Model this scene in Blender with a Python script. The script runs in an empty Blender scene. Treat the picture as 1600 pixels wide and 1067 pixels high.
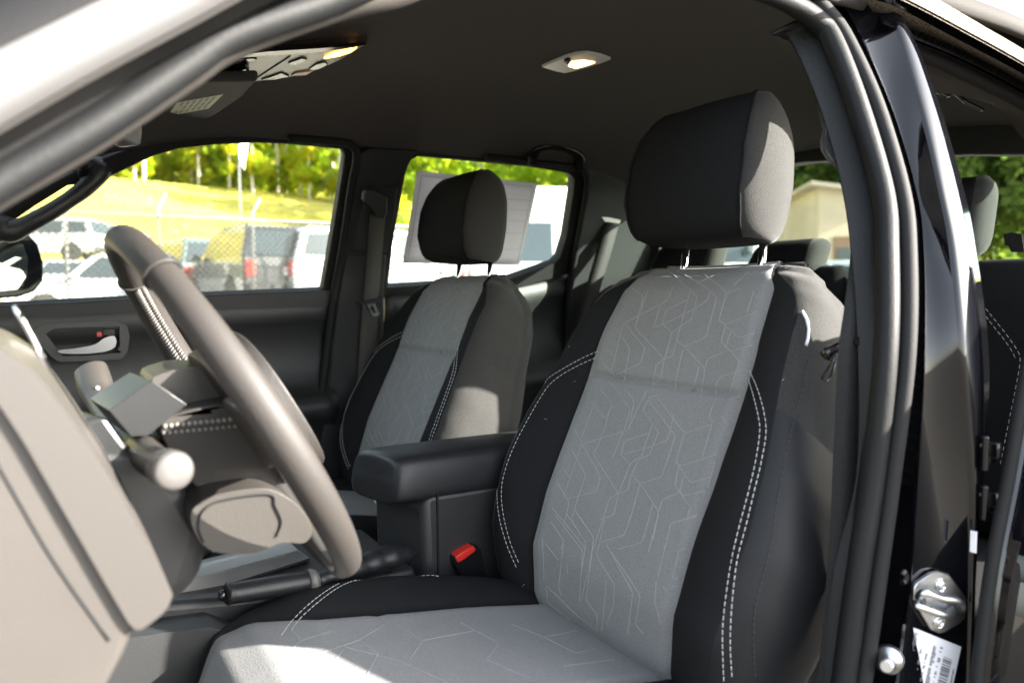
import bpy, bmesh, math, random
from mathutils import Vector, Matrix
from mathutils.bvhtree import BVHTree
from mathutils.geometry import tessellate_polygon
random.seed(7)
SC = bpy.context.scene
COL = SC.collection
V = Vector
# ------------------------------------------------------------------ camera
CAM = V((-1.155, .82, 1.327)); YAW, PITCH, ROLL, FPX = .543, -.065, -.005, 1203.0
_d = V((math.cos(PITCH)*math.cos(YAW), -math.cos(PITCH)*math.sin(YAW), math.sin(PITCH)))
_r = _d.cross(V((0, 0, 1))).normalized(); _u = _r.cross(_d)
_r, _u = _r*math.cos(ROLL)+_u*math.sin(ROLL), -_r*math.sin(ROLL)+_u*math.cos(ROLL)
cd = bpy.data.cameras.new('camera'); cam = bpy.data.objects.new('camera', cd); COL.objects.link(cam)
cam.matrix_world = Matrix(((_r.x, _u.x, -_d.x, CAM.x), (_r.y, _u.y, -_d.y, CAM.y), (_r.z, _u.z, -_d.z, CAM.z), (0, 0, 0, 1)))
cd.sensor_width = 36; cd.lens = FPX/1600*36; cd.clip_start = .02; cd.clip_end = 2000
cd.dof.use_dof = True; cd.dof.focus_distance = 1.15; cd.dof.aperture_fstop = 4.2
SC.camera = cam
# ------------------------------------------------------------------ light
SUN_EL, SUN_AZ = math.radians(24), math.radians(48)      # azimuth: turned from -X towards the rear (-Y)
EXPOSURE = 3.85
w = bpy.data.worlds.new('World'); SC.world = w; w.use_nodes = True
nt = w.node_tree; bg = nt.nodes['Background']
sky = nt.nodes.new('ShaderNodeTexSky'); sky.sky_type = 'NISHITA'; sky.sun_disc = False
sdir = V((-math.cos(SUN_EL)*math.cos(SUN_AZ), -math.cos(SUN_EL)*math.sin(SUN_AZ), math.sin(SUN_EL)))
sky.sun_elevation = SUN_EL; sky.sun_rotation = math.atan2(sdir.x, sdir.y)
sky.air_density = 1.0; sky.dust_density = 1.5; sky.ozone_density = 1.0
hs_ = nt.nodes.new('ShaderNodeHueSaturation'); hs_.inputs['Saturation'].default_value = .4; nt.links.new(sky.outputs[0], hs_.inputs['Color']); nt.links.new(hs_.outputs[0], bg.inputs[0]); bg.inputs[1].default_value = .078
sl = bpy.data.lights.new('sun', 'SUN'); sl.energy = 3.1; sl.angle = math.radians(.5); sl.color = (1, .94, .85)
so = bpy.data.objects.new('sun', sl); COL.objects.link(so)
so.rotation_euler = sdir.to_track_quat('Z', 'Y').to_euler(); so.location = (-6, -3, 8)
SC.view_settings.view_transform = 'Standard'; SC.view_settings.look = 'None'
SC.view_settings.exposure = EXPOSURE; SC.view_settings.gamma = 1
SC.cycles.use_denoising = True
SC.cycles.max_bounces = 10; SC.cycles.diffuse_bounces = 5; SC.cycles.transparent_max_bounces = 16
SC.cycles.sample_clamp_indirect = 8
# ------------------------------------------------------------------ tracing a point of the photo onto a real surface
def ray(x, y): return _d + _r*((x-800)/FPX) - _u*((y-533.5)/FPX)
def onX(x, y, X): v = ray(x, y); return CAM + v*((X-CAM.x)/v.x)
def onY(x, y, Y): v = ray(x, y); return CAM + v*((Y-CAM.y)/v.y)
def onZ(x, y, Z): v = ray(x, y); return CAM + v*((Z-CAM.z)/v.z)
def onP(x, y, p, n): v = ray(x, y); return CAM + v*((V(p)-CAM).dot(V(n))/v.dot(V(n)))
def XP(z):                      # tumblehome of the body side (driver's side is -XP)
    return .70 if z < 1.28 else .70 - .14*(max(0, z-1.28)/.38)**1.25
def onS(x, y, off, side=-1):    # onto the curved body side, off = metres towards the cabin
    X = side*.66
    for _ in range(25): X = .5*X + .5*side*(XP(onX(x, y, X).z)+(.028 if side < 0 else 0)-off)
    return onX(x, y, X)
# ------------------------------------------------------------------ materials
MATS = {}
def mat(name, base, rough=.5, metal=0, bump=None, var=None, coat=0, spec=.5, sheen=0, emit=None, aniso=None):
    """bump=(scale,strength,detail)  var=(scale,amount)"""
    m = bpy.data.materials.new(name); m.use_nodes = True; t = m.node_tree; b = t.nodes['Principled BSDF']
    b.inputs['Base Color'].default_value = (*base, 1); b.inputs['Roughness'].default_value = rough
    b.inputs['Metallic'].default_value = metal; b.inputs['Coat Weight'].default_value = coat
    b.inputs['Coat Roughness'].default_value = .03; b.inputs['Specular IOR Level'].default_value = spec
    b.inputs['Sheen Weight'].default_value = sheen
    if emit: b.inputs['Emission Color'].default_value = (*emit[:3], 1); b.inputs['Emission Strength'].default_value = emit[3]
    tc = t.nodes.new('ShaderNodeTexCoord')
    if bump:
        n = t.nodes.new('ShaderNodeTexNoise'); n.inputs['Scale'].default_value = bump[0]; n.inputs['Detail'].default_value = bump[2] if len(bump) > 2 else 2
        t.links.new(tc.outputs['Object'], n.inputs['Vector'])
        bp = t.nodes.new('ShaderNodeBump'); bp.inputs['Strength'].default_value = bump[1]; bp.inputs['Distance'].default_value = .002
        t.links.new(n.outputs['Fac'], bp.inputs['Height']); t.links.new(bp.outputs[0], b.inputs['Normal'])
    if var:
        n = t.nodes.new('ShaderNodeTexNoise'); n.inputs['Scale'].default_value = var[0]; n.inputs['Detail'].default_value = 4
        t.links.new(tc.outputs['Object'], n.inputs['Vector'])
        mx = t.nodes.new('ShaderNodeMix'); mx.data_type = 'RGBA'
        a = var[1]; c2 = var[2] if len(var) > 2 else base
        mx.inputs[6].default_value = (*[c*(1-a) for c in base], 1); mx.inputs[7].default_value = (*[min(1, c*(1+a)) for c in c2], 1)
        rp = t.nodes.new('ShaderNodeMapRange'); rp.inputs[1].default_value = .3; rp.inputs[2].default_value = .7
        t.links.new(n.outputs['Fac'], rp.inputs[0]); t.links.new(rp.outputs[0], mx.inputs[0]); t.links.new(mx.outputs[2], b.inputs['Base Color'])
    MATS[name] = m; return m
def glass(name, tint, gloss=.06):
    m = bpy.data.materials.new(name); m.use_nodes = True; t = m.node_tree; t.nodes.clear()
    o = t.nodes.new('ShaderNodeOutputMaterial'); tr = t.nodes.new('ShaderNodeBsdfTransparent'); tr.inputs[0].default_value = (*tint, 1)
    g = t.nodes.new('ShaderNodeBsdfGlossy'); g.inputs['Roughness'].default_value = .02
    f = t.nodes.new('ShaderNodeFresnel'); f.inputs[0].default_value = 1.22
    mx = t.nodes.new('ShaderNodeMixShader'); t.links.new(f.outputs[0], mx.inputs[0]); t.links.new(tr.outputs[0], mx.inputs[1]); t.links.new(g.outputs[0], mx.inputs[2])
    t.links.new(mx.outputs[0], o.inputs[0]); MATS[name] = m; return m
def weave(name, c1, c2, scale, bumpy, rough=.9, sheen=.2):
    """woven cloth: two crossed wave textures, thread by thread"""
    m = mat(name, c1, rough, sheen=sheen, spec=.1); t = m.node_tree; b = t.nodes['Principled BSDF']
    tc = [n for n in t.nodes if n.type == 'TEX_COORD'][0]
    vo = t.nodes.new('ShaderNodeTexVoronoi'); vo.inputs['Scale'].default_value = scale; t.links.new(tc.outputs['Object'], vo.inputs['Vector'])
    no = t.nodes.new('ShaderNodeTexNoise'); no.inputs['Scale'].default_value = 9; no.inputs['Detail'].default_value = 5; t.links.new(tc.outputs['Object'], no.inputs['Vector'])
    ad = t.nodes.new('ShaderNodeMath'); ad.operation = 'MULTIPLY_ADD'; ad.inputs[1].default_value = .45; t.links.new(no.outputs['Fac'], ad.inputs[0]); t.links.new(vo.outputs['Distance'], ad.inputs[2])
    mx = t.nodes.new('ShaderNodeMix'); mx.data_type = 'RGBA'; mx.inputs[6].default_value = (*c2, 1); mx.inputs[7].default_value = (*c1, 1)
    rp = t.nodes.new('ShaderNodeMapRange'); rp.inputs[1].default_value = .25; rp.inputs[2].default_value = .95
    t.links.new(ad.outputs[0], rp.inputs[0]); t.links.new(rp.outputs[0], mx.inputs[0]); t.links.new(mx.outputs[2], b.inputs['Base Color'])
    bp = t.nodes.new('ShaderNodeBump'); bp.inputs['Strength'].default_value = bumpy; bp.inputs['Distance'].default_value = .0012
    t.links.new(vo.outputs['Distance'], bp.inputs['Height']); t.links.new(bp.outputs[0], b.inputs['Normal'])
    return m
M_GREY = weave('grey_seat_fabric', (.172, .174, .175), (.242, .243, .243), 700, .25, sheen=0)
M_GREYLINE = mat('embossed_seat_line', (.245, .247, .248), .9, spec=.1)
M_DARK = weave('black_seat_fabric', (.0085, .0087, .0095), (.0165, .017, .018), 900, .25, sheen=0)
M_CHAR = weave('charcoal_seat_fabric', (.022, .022, .0213), (.043, .043, .041), 800, .3, sheen=.1)
M_LEATH = mat('black_leatherette', (.010, .0105, .012), .46, bump=(420, .16, 3), spec=.42)
M_LEATHS = mat('seat_side_leatherette', (.010, .0105, .012), .55, bump=(420, .16, 3), spec=.2)
M_THREAD = mat('white_thread', (.45, .45, .44), .8)
M_THREADD = mat('black_thread', (.03, .03, .032), .7)
M_HEAD = mat('headliner_cloth', (.048, .040, .0345), .95, bump=(900, .5), var=(700, .3))
M_PLAST = mat('black_grained_plastic', (.0155, .016, .0168), .46, bump=(850, .22, 3), spec=.5)
M_PLAST2 = mat('charcoal_trim_plastic', (.018, .0185, .019), .55, bump=(500, .3, 3), spec=.35)
M_TRIM = mat('pillar_trim_plastic', (.011, .0125, .0133), .6, bump=(600, .3, 3), spec=.35)
M_RUB = mat('black_rubber', (.011, .011, .0115), .72, bump=(300, .1), spec=.22)
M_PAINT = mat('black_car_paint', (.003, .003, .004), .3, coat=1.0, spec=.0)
M_PAINTGLARE = mat('pillar_glare_paint', (.06, .056, .052), .42, spec=.9)  # black pillar paint with the sun's glare put into a paler, rougher colour
M_GLOSSB = mat('gloss_black_plastic', (.008, .008, .009), .16)
M_CHROME = mat('chrome', (.82, .83, .85), .09, metal=1)
M_STEEL = mat('zinc_plated_steel', (.55, .56, .57), .3, metal=1, bump=(40, .1))
M_SILVER = mat('silver_painted_plastic', (.52, .52, .51), .38, metal=.6)
M_BELT = mat('seat_belt_webbing', (.012, .0113, .011), .75, bump=(600, .5), var=(250, .3))
M_RED = mat('red_plastic', (.55, .02, .012), .4)
M_DASH = mat('dash_plastic', (.042, .0375, .034), .5, bump=(700, .12, 3), var=(9, .08))
M_WHEEL = mat('steering_wheel_leather', (.024, .0215, .020), .5, bump=(300, .2, 3), spec=.3)
M_WHITE = mat('white_paper', (.72, .72, .74), .85, var=(30, .04))
M_INK = mat('black_ink', (.03, .03, .03), .8)
M_GLASS = glass('clear_side_glass', (.90, .93, .90))
M_CARPET = mat('grey_carpet', (.06, .058, .055), .98, bump=(500, .8), var=(300, .4))
# ------------------------------------------------------------------ mesh builders
class MB:
    def __init__(s): s.v = []; s.f = []; s.m = []; s.sh = []
    def add(s, vs, fs, mi=0, smooth=True):
        o = len(s.v); s.v += [tuple(p) for p in vs]
        for f in fs: s.f.append(tuple(i+o for i in f)); s.m.append(mi); s.sh.append(smooth)
    def loft(s, rows, closed=True, caps=(True, True), mi=0, smooth=True, fm=None):
        n = len(rows[0]); o = len(s.v)
        for r in rows: s.v += [tuple(p) for p in r]
        for i in range(len(rows)-1):
            for j in range(n if closed else n-1):
                k = (j+1) % n
                s.f.append((o+i*n+j, o+i*n+k, o+(i+1)*n+k, o+(i+1)*n+j)); s.m.append(fm(i, j) if fm else mi); s.sh.append(smooth)
        if caps[0]: s.f.append(tuple(o+j for j in reversed(range(n)))); s.m.append(mi); s.sh.append(False)
        if caps[1]: s.f.append(tuple(o+(len(rows)-1)*n+j for j in range(n))); s.m.append(mi); s.sh.append(False)
    def tube(s, path, r, n=10, closed=False, mi=0, flat=1.0, up=None, caps=True):
        path = [V(p) for p in path]; N = len(path); rows = []
        rr = r if hasattr(r, '__len__') else [r]*N
        nrm = None
        for i, p in enumerate(path):
            a = path[(i-1) % N] if (closed or i > 0) else p; b = path[(i+1) % N] if (closed or i < N-1) else p
            t = (b-a).normalized()
            if up is not None: nrm = V(up)-t*t.dot(V(up))
            elif nrm is None: nrm = t.orthogonal()
            else: nrm = nrm - t*t.dot(nrm)
            nrm.normalize(); bn = t.cross(nrm)
            rows.append([p + nrm*(math.cos(2*math.pi*k/n)*rr[i]*flat) + bn*(math.sin(2*math.pi*k/n)*rr[i]) for k in range(n)])
        if closed: rows.append(rows[0]); s.loft(rows, True, (False, False), mi)
        else: s.loft(rows, True, (caps, caps), mi)
    def box(s, c, size, rot=None, mi=0, smooth=False):
        c = V(c); h = V(size)/2; R = rot if rot is not None else Matrix.Identity(3)
        vs = [c + R @ V((sx*h.x, sy*h.y, sz*h.z)) for sx in (-1, 1) for sy in (-1, 1) for sz in (-1, 1)]
        s.add(vs, [(0, 1, 3, 2), (4, 6, 7, 5), (0, 4, 5, 1), (2, 3, 7, 6), (0, 2, 6, 4), (1, 5, 7, 3)], mi, smooth)
    def prism(s, pts, d, mi=0, smooth=False, holes=()):
        """flat outline (3-D points) pushed along d; holes are outlines too"""
        d = V(d); loops = [[V(p) for p in pts]] + [[V(p) for p in h] for h in holes]
        tris = tessellate_polygon(loops); flat = [p for l in loops for p in l]; n = len(flat)
        o = len(s.v); s.v += [tuple(p) for p in flat] + [tuple(p+d) for p in flat]
        for t in tris:
            s.f.append((o+t[0], o+t[1], o+t[2])); s.f.append((o+n+t[2], o+n+t[1], o+n+t[0])); s.m += [mi, mi]; s.sh += [False, False]
        k = 0
        for l in loops:
            for i in range(len(l)):
                a, b = k+i, k+(i+1) % len(l)
                s.f.append((o+a, o+b, o+n+b, o+n+a)); s.m.append(mi); s.sh.append(smooth)
            k += len(l)
    def lathe(s, c, axis, prof, n=20, mi=0):
        c = V(c); ax = V(axis).normalized(); e1 = ax.orthogonal().normalized(); e2 = ax.cross(e1)
        rows = [[c+ax*h+(e1*math.cos(2*math.pi*k/n)+e2*math.sin(2*math.pi*k/n))*max(r, 1e-5) for k in range(n)] for h, r in prof]
        s.loft(rows, True, (True, True), mi)
    def build(s, name, mats, parent=None, bevel=0, seg=2, subsurf=0, solid=0, loc=None, fixn=True):
        me = bpy.data.meshes.new(name); me.from_pydata(s.v, [], s.f)
        for m in (mats if isinstance(mats, (list, tuple)) else [mats]): me.materials.append(m)
        me.polygons.foreach_set('material_index', s.m); me.polygons.foreach_set('use_smooth', s.sh)
        me.update(); me.validate()
        if fixn:
            bm = bmesh.new(); bm.from_mesh(me); bmesh.ops.recalc_face_normals(bm, faces=bm.faces); bm.to_mesh(me); bm.free()
        o = bpy.data.objects.new(name, me); COL.objects.link(o)
        if loc is not None: o.location = loc
        if parent is not None: adopt(o, parent)
        if solid:
            md = o.modifiers.new('thick', 'SOLIDIFY'); md.thickness = solid; md.offset = -1
        if bevel:
            md = o.modifiers.new('bevel', 'BEVEL'); md.width = bevel; md.segments = seg; md.limit_method = 'ANGLE'; md.angle_limit = math.radians(35); md.harden_normals = False
            me.polygons.foreach_set('use_smooth', [True]*len(me.polygons))
            try: me.set_sharp_from_angle(angle=math.radians(50))
            except Exception: pass
        if subsurf:
            md = o.modifiers.new('sub', 'SUBSURF'); md.levels = subsurf; md.render_levels = subsurf
        return o
WORLD = {}
def wloc(o): return WORLD.get(o.name, V((0, 0, 0)))
def adopt(o, parent):
    """parent, keeping the world place (parents are only ever translated)"""
    WORLD[o.name] = V(o.location)
    o.parent = parent; o.location = V(o.location) - wloc(parent)
def empty(name, loc=(0, 0, 0), parent=None):
    o = bpy.data.objects.new(name, None); o.empty_display_size = .1; COL.objects.link(o); o.location = loc; WORLD[o.name] = V(loc)
    if parent is not None: adopt(o, parent)
    return o
def tag(o, label=None, cat=None, group=None, kind=None):
    if label: o['label'] = label
    if cat: o['category'] = cat
    if group: o['group'] = group
    if kind: o['kind'] = kind
    return o
def copy_tree(o, parent=None):
    c = o.copy(); COL.objects.link(c)
    if parent is not None: c.parent = parent
    for ch in list(o.children): copy_tree(ch, c)
    return c
def lerp(tab, x):
    if x <= tab[0][0]: return tab[0][1]
    for (a, va), (b, vb) in zip(tab, tab[1:]):
        if x <= b: t = (x-a)/(b-a); return va+(vb-va)*t
    return tab[-1][1]
def smooth_path(pts, n=8, closed=False):
    """Catmull-Rom through the points"""
    P = [V(p) for p in pts]; N = len(P); out = []
    for i in range(N if closed else N-1):
        p0 = P[(i-1) % N] if (closed or i > 0) else P[0]*2-P[1]; p1 = P[i]; p2 = P[(i+1) % N]; p3 = P[(i+2) % N] if (closed or i < N-2) else P[-1]*2-P[-2]
        for k in range(n):
            t = k/n; out.append(.5*((2*p1)+(p2-p0)*t+(2*p0-5*p1+4*p2-p3)*t*t+(3*p1-p0-3*p2+p3)*t**3))
    if not closed: out.append(P[-1])
    return out
def resample(path, step):
    path = [V(p) for p in path]; out = [path[0]]; acc = 0
    for a, b in zip(path, path[1:]):
        L = (b-a).length
        if L < 1e-9: continue
        t = step-acc
        while t <= L: out.append(a+(b-a)*(t/L)); t += step
        acc = L-(t-step)
    return out
def bez(p0, p1, p2, p3, t):
    s = 1-t; return tuple(s*s*s*a+3*s*s*t*b+3*s*t*t*c+t*t*t*d for a, b, c, d in zip(p0, p1, p2, p3))
def strips(name, edges, mats, fm, parent, solid=.004, n=10, closed=False, bevel=0):
    """sheet metal / trim between edge curves (same count of points), one material index per strip"""
    rows = [smooth_path(e, n) for e in edges]; mb = MB()
    for i in range(len(rows)-1):
        mb.loft([rows[i], rows[i+1]], False, (False, False), fm[i])
    bm_o = mb.build(name, mats, parent, solid=0)
    me = bm_o.data; bm = bmesh.new(); bm.from_mesh(me); bmesh.ops.remove_doubles(bm, verts=bm.verts, dist=1e-5); bm.to_mesh(me); bm.free()
    if solid: md = bm_o.modifiers.new('thick', 'SOLIDIFY'); md.thickness = solid; md.offset = -1
    return bm_o
# ================================================================== THE PICKUP TRUCK: shell
truck = tag(empty('pickup_truck'), 'black crew cab pickup truck seen through its open driver door, grey and black cloth interior', 'pickup truck')
# ---- headliner
def zH(x, y):
    z = 1.738 - .085*min(1, abs(x)/.57)**3.2
    if y > .40: z -= .55*(y-.40)**2
    if y < -.30: z -= .42*(y+.30)**2
    return z
mb = MB(); NX, NY = 40, 60; rows = []
for j in range(NY+1):
    y = .80 + (-.74-.80)*j/NY
    rows.append([(x, y, zH(x, y)) for x in [-.575+1.15*i/NX for i in range(NX+1)]])
mb.loft(rows, False, (False, False)); headliner = mb.build('headliner', M_HEAD, truck, solid=-.012)
# ---- roof skin with rolled edges
mb = MB(); rows = []
for j in range(25):
    y = .80 - 1.62*j/24; rows.append([(s*(.56*math.sin(a)), y, 1.69+.10*max(0, math.cos(a))**.8 - (.5*(y-.4)**2 if y > .4 else 0) - (.25*(y+.3)**2 if y < -.3 else 0)) for s, a in [(-1, 1.57), (-1, 1.4), (-1, 1.2), (-1, .9), (-1, .6), (-1, .3), (1, 0), (1, .3), (1, .6), (1, .9), (1, 1.2), (1, 1.4), (1, 1.57)]])
mb.loft(rows, False, (False, False)); roof_ = mb.build('roof', mat('dusty_roof_paint', (.02, .018, .016), .8, spec=.15), truck, solid=-.01)
# ---- passenger side: doors, pillars, glass
def side_plate(name, px, m, off, holes=(), d=(.034, 0, .012), bevel=.005, parent=None):
    mb = MB(); mb.prism([onS(x, y, off, 1) for x, y in px], d, 0, False, [[onS(x, y, off, 1) for x, y in h] for h in holes])
    return mb.build(name, m, parent or truck, bevel=bevel, seg=2)
FG = [(505, 455), (513, 410), (524, 345), (533, 290), (540, 243), (535, 233), (500, 229), (450, 225.5), (400, 224), (330, 227), (280, 233), (235, 246), (195, 266), (150, 286), (105, 291), (60, 319), (20, 346), (-60, 400), (-60, 484), (90, 475), (360, 461)]
fdoor = side_plate('door_panel', [(-70, 500), (-70, 481), (90, 473), (360, 459), (506, 453), (530, 455), (530, 500)], M_PLAST, .012, d=(.03, 0, 0))
tag(fdoor, 'front passenger door with chrome pull handle')
side_plate('door_frame', [(526, 470), (545, 380), (566, 242), (556, 220), (450, 204), (330, 206), (225, 222), (140, 258), (0, 328), (-90, 380), (-90, 500), (90, 492), (360, 476)], M_RUB, .0, [FG], parent=fdoor)
mb = MB(); mb.prism([onS(x, y, -.018, 1) for x, y in [(515, 470), (552, 243), (550, 225), (450, 215), (330, 217), (225, 234), (100, 280), (-80, 380), (-80, 492), (90, 484), (360, 470)]], (.004, 0, .0014)); mb.build('window_glass', M_GLASS, fdoor)
# door card: a lofted profile
def door_card(name, y0, y1, zb, parent, n=24):
    prof = [(.735, .012), (.712, .012), (.694, .004), (.686, -.012), (.682, -.035), (.690, -.062), (.700, -.075), (.703, -.14), (.700, -.20), (.672, -.235), (.650, -.25), (.645, -.275), (.665, -.30), (.700, -.33), (.704, -.5), (.70, -.72), (.735, -.72)]
    mb = MB(); rows = []
    for j in range(n+1):
        y = y0+(y1-y0)*j/n; rows.append([(x, y, zb(y)+z) for x, z in prof])
    mb.loft(rows, True, (True, True)); return mb.build(name, M_PLAST, parent)
door_card('door_card', .98, .222, lambda y: lerp([(.2, 1.330), (.453, 1.320), (.8, 1.304), (1.0, 1.30)], y)-.010, fdoor)
# inner handle: bezel, recess, chrome pull, red lock mark
hx = .678
mb = MB()
def hp(pts, X): return [onX(x, y, X) for x, y in pts]
bz = [(52, 517), (66, 506), (110, 503), (182, 500), (198, 508), (203, 525), (200, 550), (190, 562), (140, 565), (92, 566), (80, 558), (58, 532)]
bh = [(72, 522), (85, 514), (130, 512), (186, 511), (187, 540), (180, 551), (140, 555), (97, 556)]
mb.prism(hp(bz, hx), (.03, 0, 0), 0, False, [hp(bh, hx)]); mb.build('handle_bezel', mat('bezel_grey_plastic', (.032, .032, .032), .5, bump=(500, .25, 3)), fdoor, bevel=.004, seg=3)
mb = MB(); mb.prism(hp([(68, 518), (190, 508), (192, 552), (95, 560)], .70), (.004, 0, 0)); mb.build('handle_recess', M_PLAST2, fdoor)
mb = MB(); mb.prism(smooth_path([onX(x, y, .668) for x, y in [(92, 547), (118, 544), (148, 538), (163, 528), (179, 525), (181, 540), (166, 549), (130, 553), (95, 552)]], 3, True), (.010, 0, 0)); mb.build('door_handle', mat('bright_lever', (.3, .3, .31), .25, metal=.9), fdoor, bevel=.0035, seg=3)
mb = MB(); mb.box(onX(155, 520, .692), (.01, .009, .016)); mb.build('lock_mark', M_RED, fdoor)
mb = MB(); mb.box(onX(170, 519, .690), (.012, .024, .016)); mb.build('lock_button', M_GLOSSB, fdoor, bevel=.002)
# B pillar, passenger side
bp = side_plate('pillar_trim', [(562, 240), (575, 232), (655, 236), (646, 246), (636, 264), (628, 300), (616, 370), (606, 452), (600, 470), (604, 640), (560, 920), (470, 920), (508, 640), (516, 540), (524, 480), (534, 420), (548, 330)], M_TRIM, .016, d=(.03, 0, .011))
tag(bp, 'black passenger side pillar trim with belt guide')
side_plate('trim_panel', [(574, 292), (622, 292), (619, 330), (606, 394), (548, 394), (560, 340)], M_PLAST2, .020, d=(.02, 0, .007), parent=bp)
side_plate('trim_panel', [(541, 398), (605, 398), (600, 460), (598, 560), (570, 640), (512, 640), (519, 545), (528, 468)], M_PLAST2, .019, d=(.02, 0, .004), parent=bp)
# weatherstrip beside it
mb = MB(); mb.tube(smooth_path([onS(x, y, .02, 1) for x, y in [(500, 640), (512, 540), (520, 470), (534, 395), (548, 300), (557, 248), (552, 230), (530, 222), (450, 216)]], 6), .0095, 10); mb.build('weatherstrip', M_RUB, truck)
# rear passenger door
RG = [(602, 450), (610, 400), (621, 340), (633, 276), (640, 252), (652, 245), (740, 250), (820, 260), (888, 271), (898, 279), (897, 300), (886, 370), (876, 402), (868, 411), (795, 437), (700, 444)]
rdoor = door_card('door_panel', .085, -.62, lambda y: lerp([(-.60, 1.405), (-.49, 1.385), (-.42, 1.368), (-.30, 1.348), (-.1, 1.337), (.1, 1.327)], y)-.008, truck)
tag(rdoor, 'rear passenger door with a paper sheet on its window')
side_plate('door_frame', [(590, 462), (612, 350), (627, 242), (642, 230), (760, 236), (905, 256), (925, 274), (917, 330), (903, 400), (890, 428), (800, 452), (700, 458)], M_RUB, .002, [RG], parent=rdoor)
mb = MB(); mb.prism([onS(x, y, -.016, 1) for x, y in [(596, 456), (634, 240), (760, 242), (908, 264), (880, 420), (795, 446)]], (.004, 0, .0014)); mb.build('window_glass', M_GLASS, rdoor)
# C pillar trim
cp = side_plate('pillar_trim', [(910, 262), (1030, 262), (1035, 300), (1030, 470), (960, 620), (893, 620), (890, 520), (893, 440), (908, 370), (922, 290)], M_TRIM, .022, d=(.03, 0, .011)); tag(cp, 'rear roof pillar trim behind the passenger door')
mb = MB(); mb.tube(smooth_path([onS(x, y, .026, 1) for x, y in [(885, 560), (889, 470), (898, 405), (912, 330), (918, 283), (910, 266), (880, 260), (760, 246)]], 6), .009, 10); mb.build('weatherstrip', M_RUB, truck)
# grab handles
def handle(name, pts, r, parent, n=8):
    mb = MB(); p = smooth_path(pts, n); mb.tube(p, r, 12, flat=.62, up=(0, 0, 1)); return mb.build(name, M_GLOSSB, parent)
gh = handle('grab_handle', [onX(830, 254, .53), onX(834, 242, .505), onX(845, 231, .488), onX(868, 229, .482), onX(893, 236, .485), onX(906, 247, .50), onX(904, 262, .53)], .0150, truck); tag(gh, 'grab handle above the rear passenger window')
# A pillar trim, passenger side, with its handle
mb = MB(); mb.prism([onX(x, y, .64) for x, y in [(-90, 412), (20, 345), (60, 318), (105, 290), (150, 285), (195, 265), (238, 245), (300, 225), (300, 190), (200, 190), (60, 240), (-90, 330)]], (.05, 0, .01)); apt = mb.build('pillar_trim', M_TRIM, truck, bevel=.008); tag(apt, 'front roof pillar trim with a long grab handle')
gp = [onX(-40, 372, .60), onX(0, 357, .605), onX(22, 360, .60), onX(60, 342, .59), (onX(100, 318, .59)), onX(135, 292, .595), onX(150, 270, .605), onX(130, 255, .62)]
mb = MB(); p = smooth_path(gp, 8); N = len(p)
mb.tube(p, [lerp([(0, .034), (.25, .030), (.36, .021), (.6, .019), (.78, .023), (.9, .036), (1, .03)], i/(N-1)) for i in range(N)], 14, flat=.8, up=(0, .4, 1)); mb.build('grab_handle', M_PLAST, apt)
# ---- sun visor, label, interior mirror
mb = MB(); mb.prism([onZ(x, y, 1.672) for x, y in [(222, 226), (226, 200), (250, 160), (300, 128), (404, 126), (380, 152), (350, 172), (332, 184), (280, 200), (240, 214)]], (0, 0, .018)); vis = mb.build('sun_visor', mat('visor_cloth', (.036, .034, .033), .85, bump=(700, .3)), truck, bevel=.006, seg=3)
lab = [onZ(x, y, 1.6715) for x, y in [(262, 182), (276, 161), (349, 148), (326, 170)]]
mb = MB(); mb.prism(lab, (0, 0, .0012)); wl = mb.build('warning_label', mat('pale_yellow_label', (.42, .43, .27), .6), vis)
mb = MB()
def quad_at(q, u, v): return q[0]*(1-u)*(1-v)+q[3]*u*(1-v)+q[2]*u*v+q[1]*(1-u)*v
for r_ in range(6):
    for c_ in range(3):
        u0, v0 = .12+.1*r_*1.4, .1+.3*c_+random.random()*.03
        if c_ == 1 and r_ == 0: continue
        pts = [quad_at(lab, u0, v0), quad_at(lab, u0+.06, v0), quad_at(lab, u0+.06, v0+.2+.05*random.random()), quad_at(lab, u0, v0+.22)]
        mb.prism([p-V((0, 0, .0004)) for p in pts], (0, 0, .0006))
mb.build('label_print', mat('label_print_grey', (.2, .2, .15), .7), wl)
mb = MB(); mb.prism([onX(x, y, .02) for x, y in [(150, 205), (185, 214), (212, 228), (222, 226), (224, 206), (222, 178), (195, 170), (160, 190)]], (.03, .018, 0)); im = mb.build('rear_view_mirror', mat('mirror_housing_grey', (.10, .10, .10), .35), truck, bevel=.008, seg=3)
mb = MB(); mb.prism([onX(x, y, .019) for x, y in [(165, 207), (200, 212), (205, 190), (185, 185)]], (.001, 0, 0)); mb.build('mirror_glass', M_GLOSSB, im)
# ---- overhead console
OZ = 1.719
def oz(*px, dz=0): return [onZ(x, y, OZ+dz) for x, y in px]
mb = MB(); mb.prism(oz((574, 69), (500, 76), (420, 81), (360, 88), (300, 100), (240, 128), (292, 133), (340, 132), (400, 128), (450, 122), (490, 112), (530, 96)), (0, 0, .005)); oc = mb.build('overhead_console', mat('console_satin_grey', (.20, .21, .185), .33, spec=.6), truck, bevel=.004, seg=2)
mb = MB(); mb.prism(oz((574, 69), (500, 76), (420, 81), (360, 88), (300, 100), (240, 128), (292, 133), (340, 132), (400, 128), (450, 122), (490, 112), (530, 96), dz=.005), (0, 0, .03)); mb.build('console_base', M_HEAD, oc)
mb = MB(); mb.prism(oz((572, 70), (500, 76), (420, 81), (350, 88), (350, 93), (420, 87), (500, 82), (552, 75), dz=-.002), (0, 0, .004)); mb.build('console_border', M_GLOSSB, oc)
M_LENS = mat('amber_lit_lens', (.7, .45, .12), .3, emit=(1, .42, .06, .9))
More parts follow.
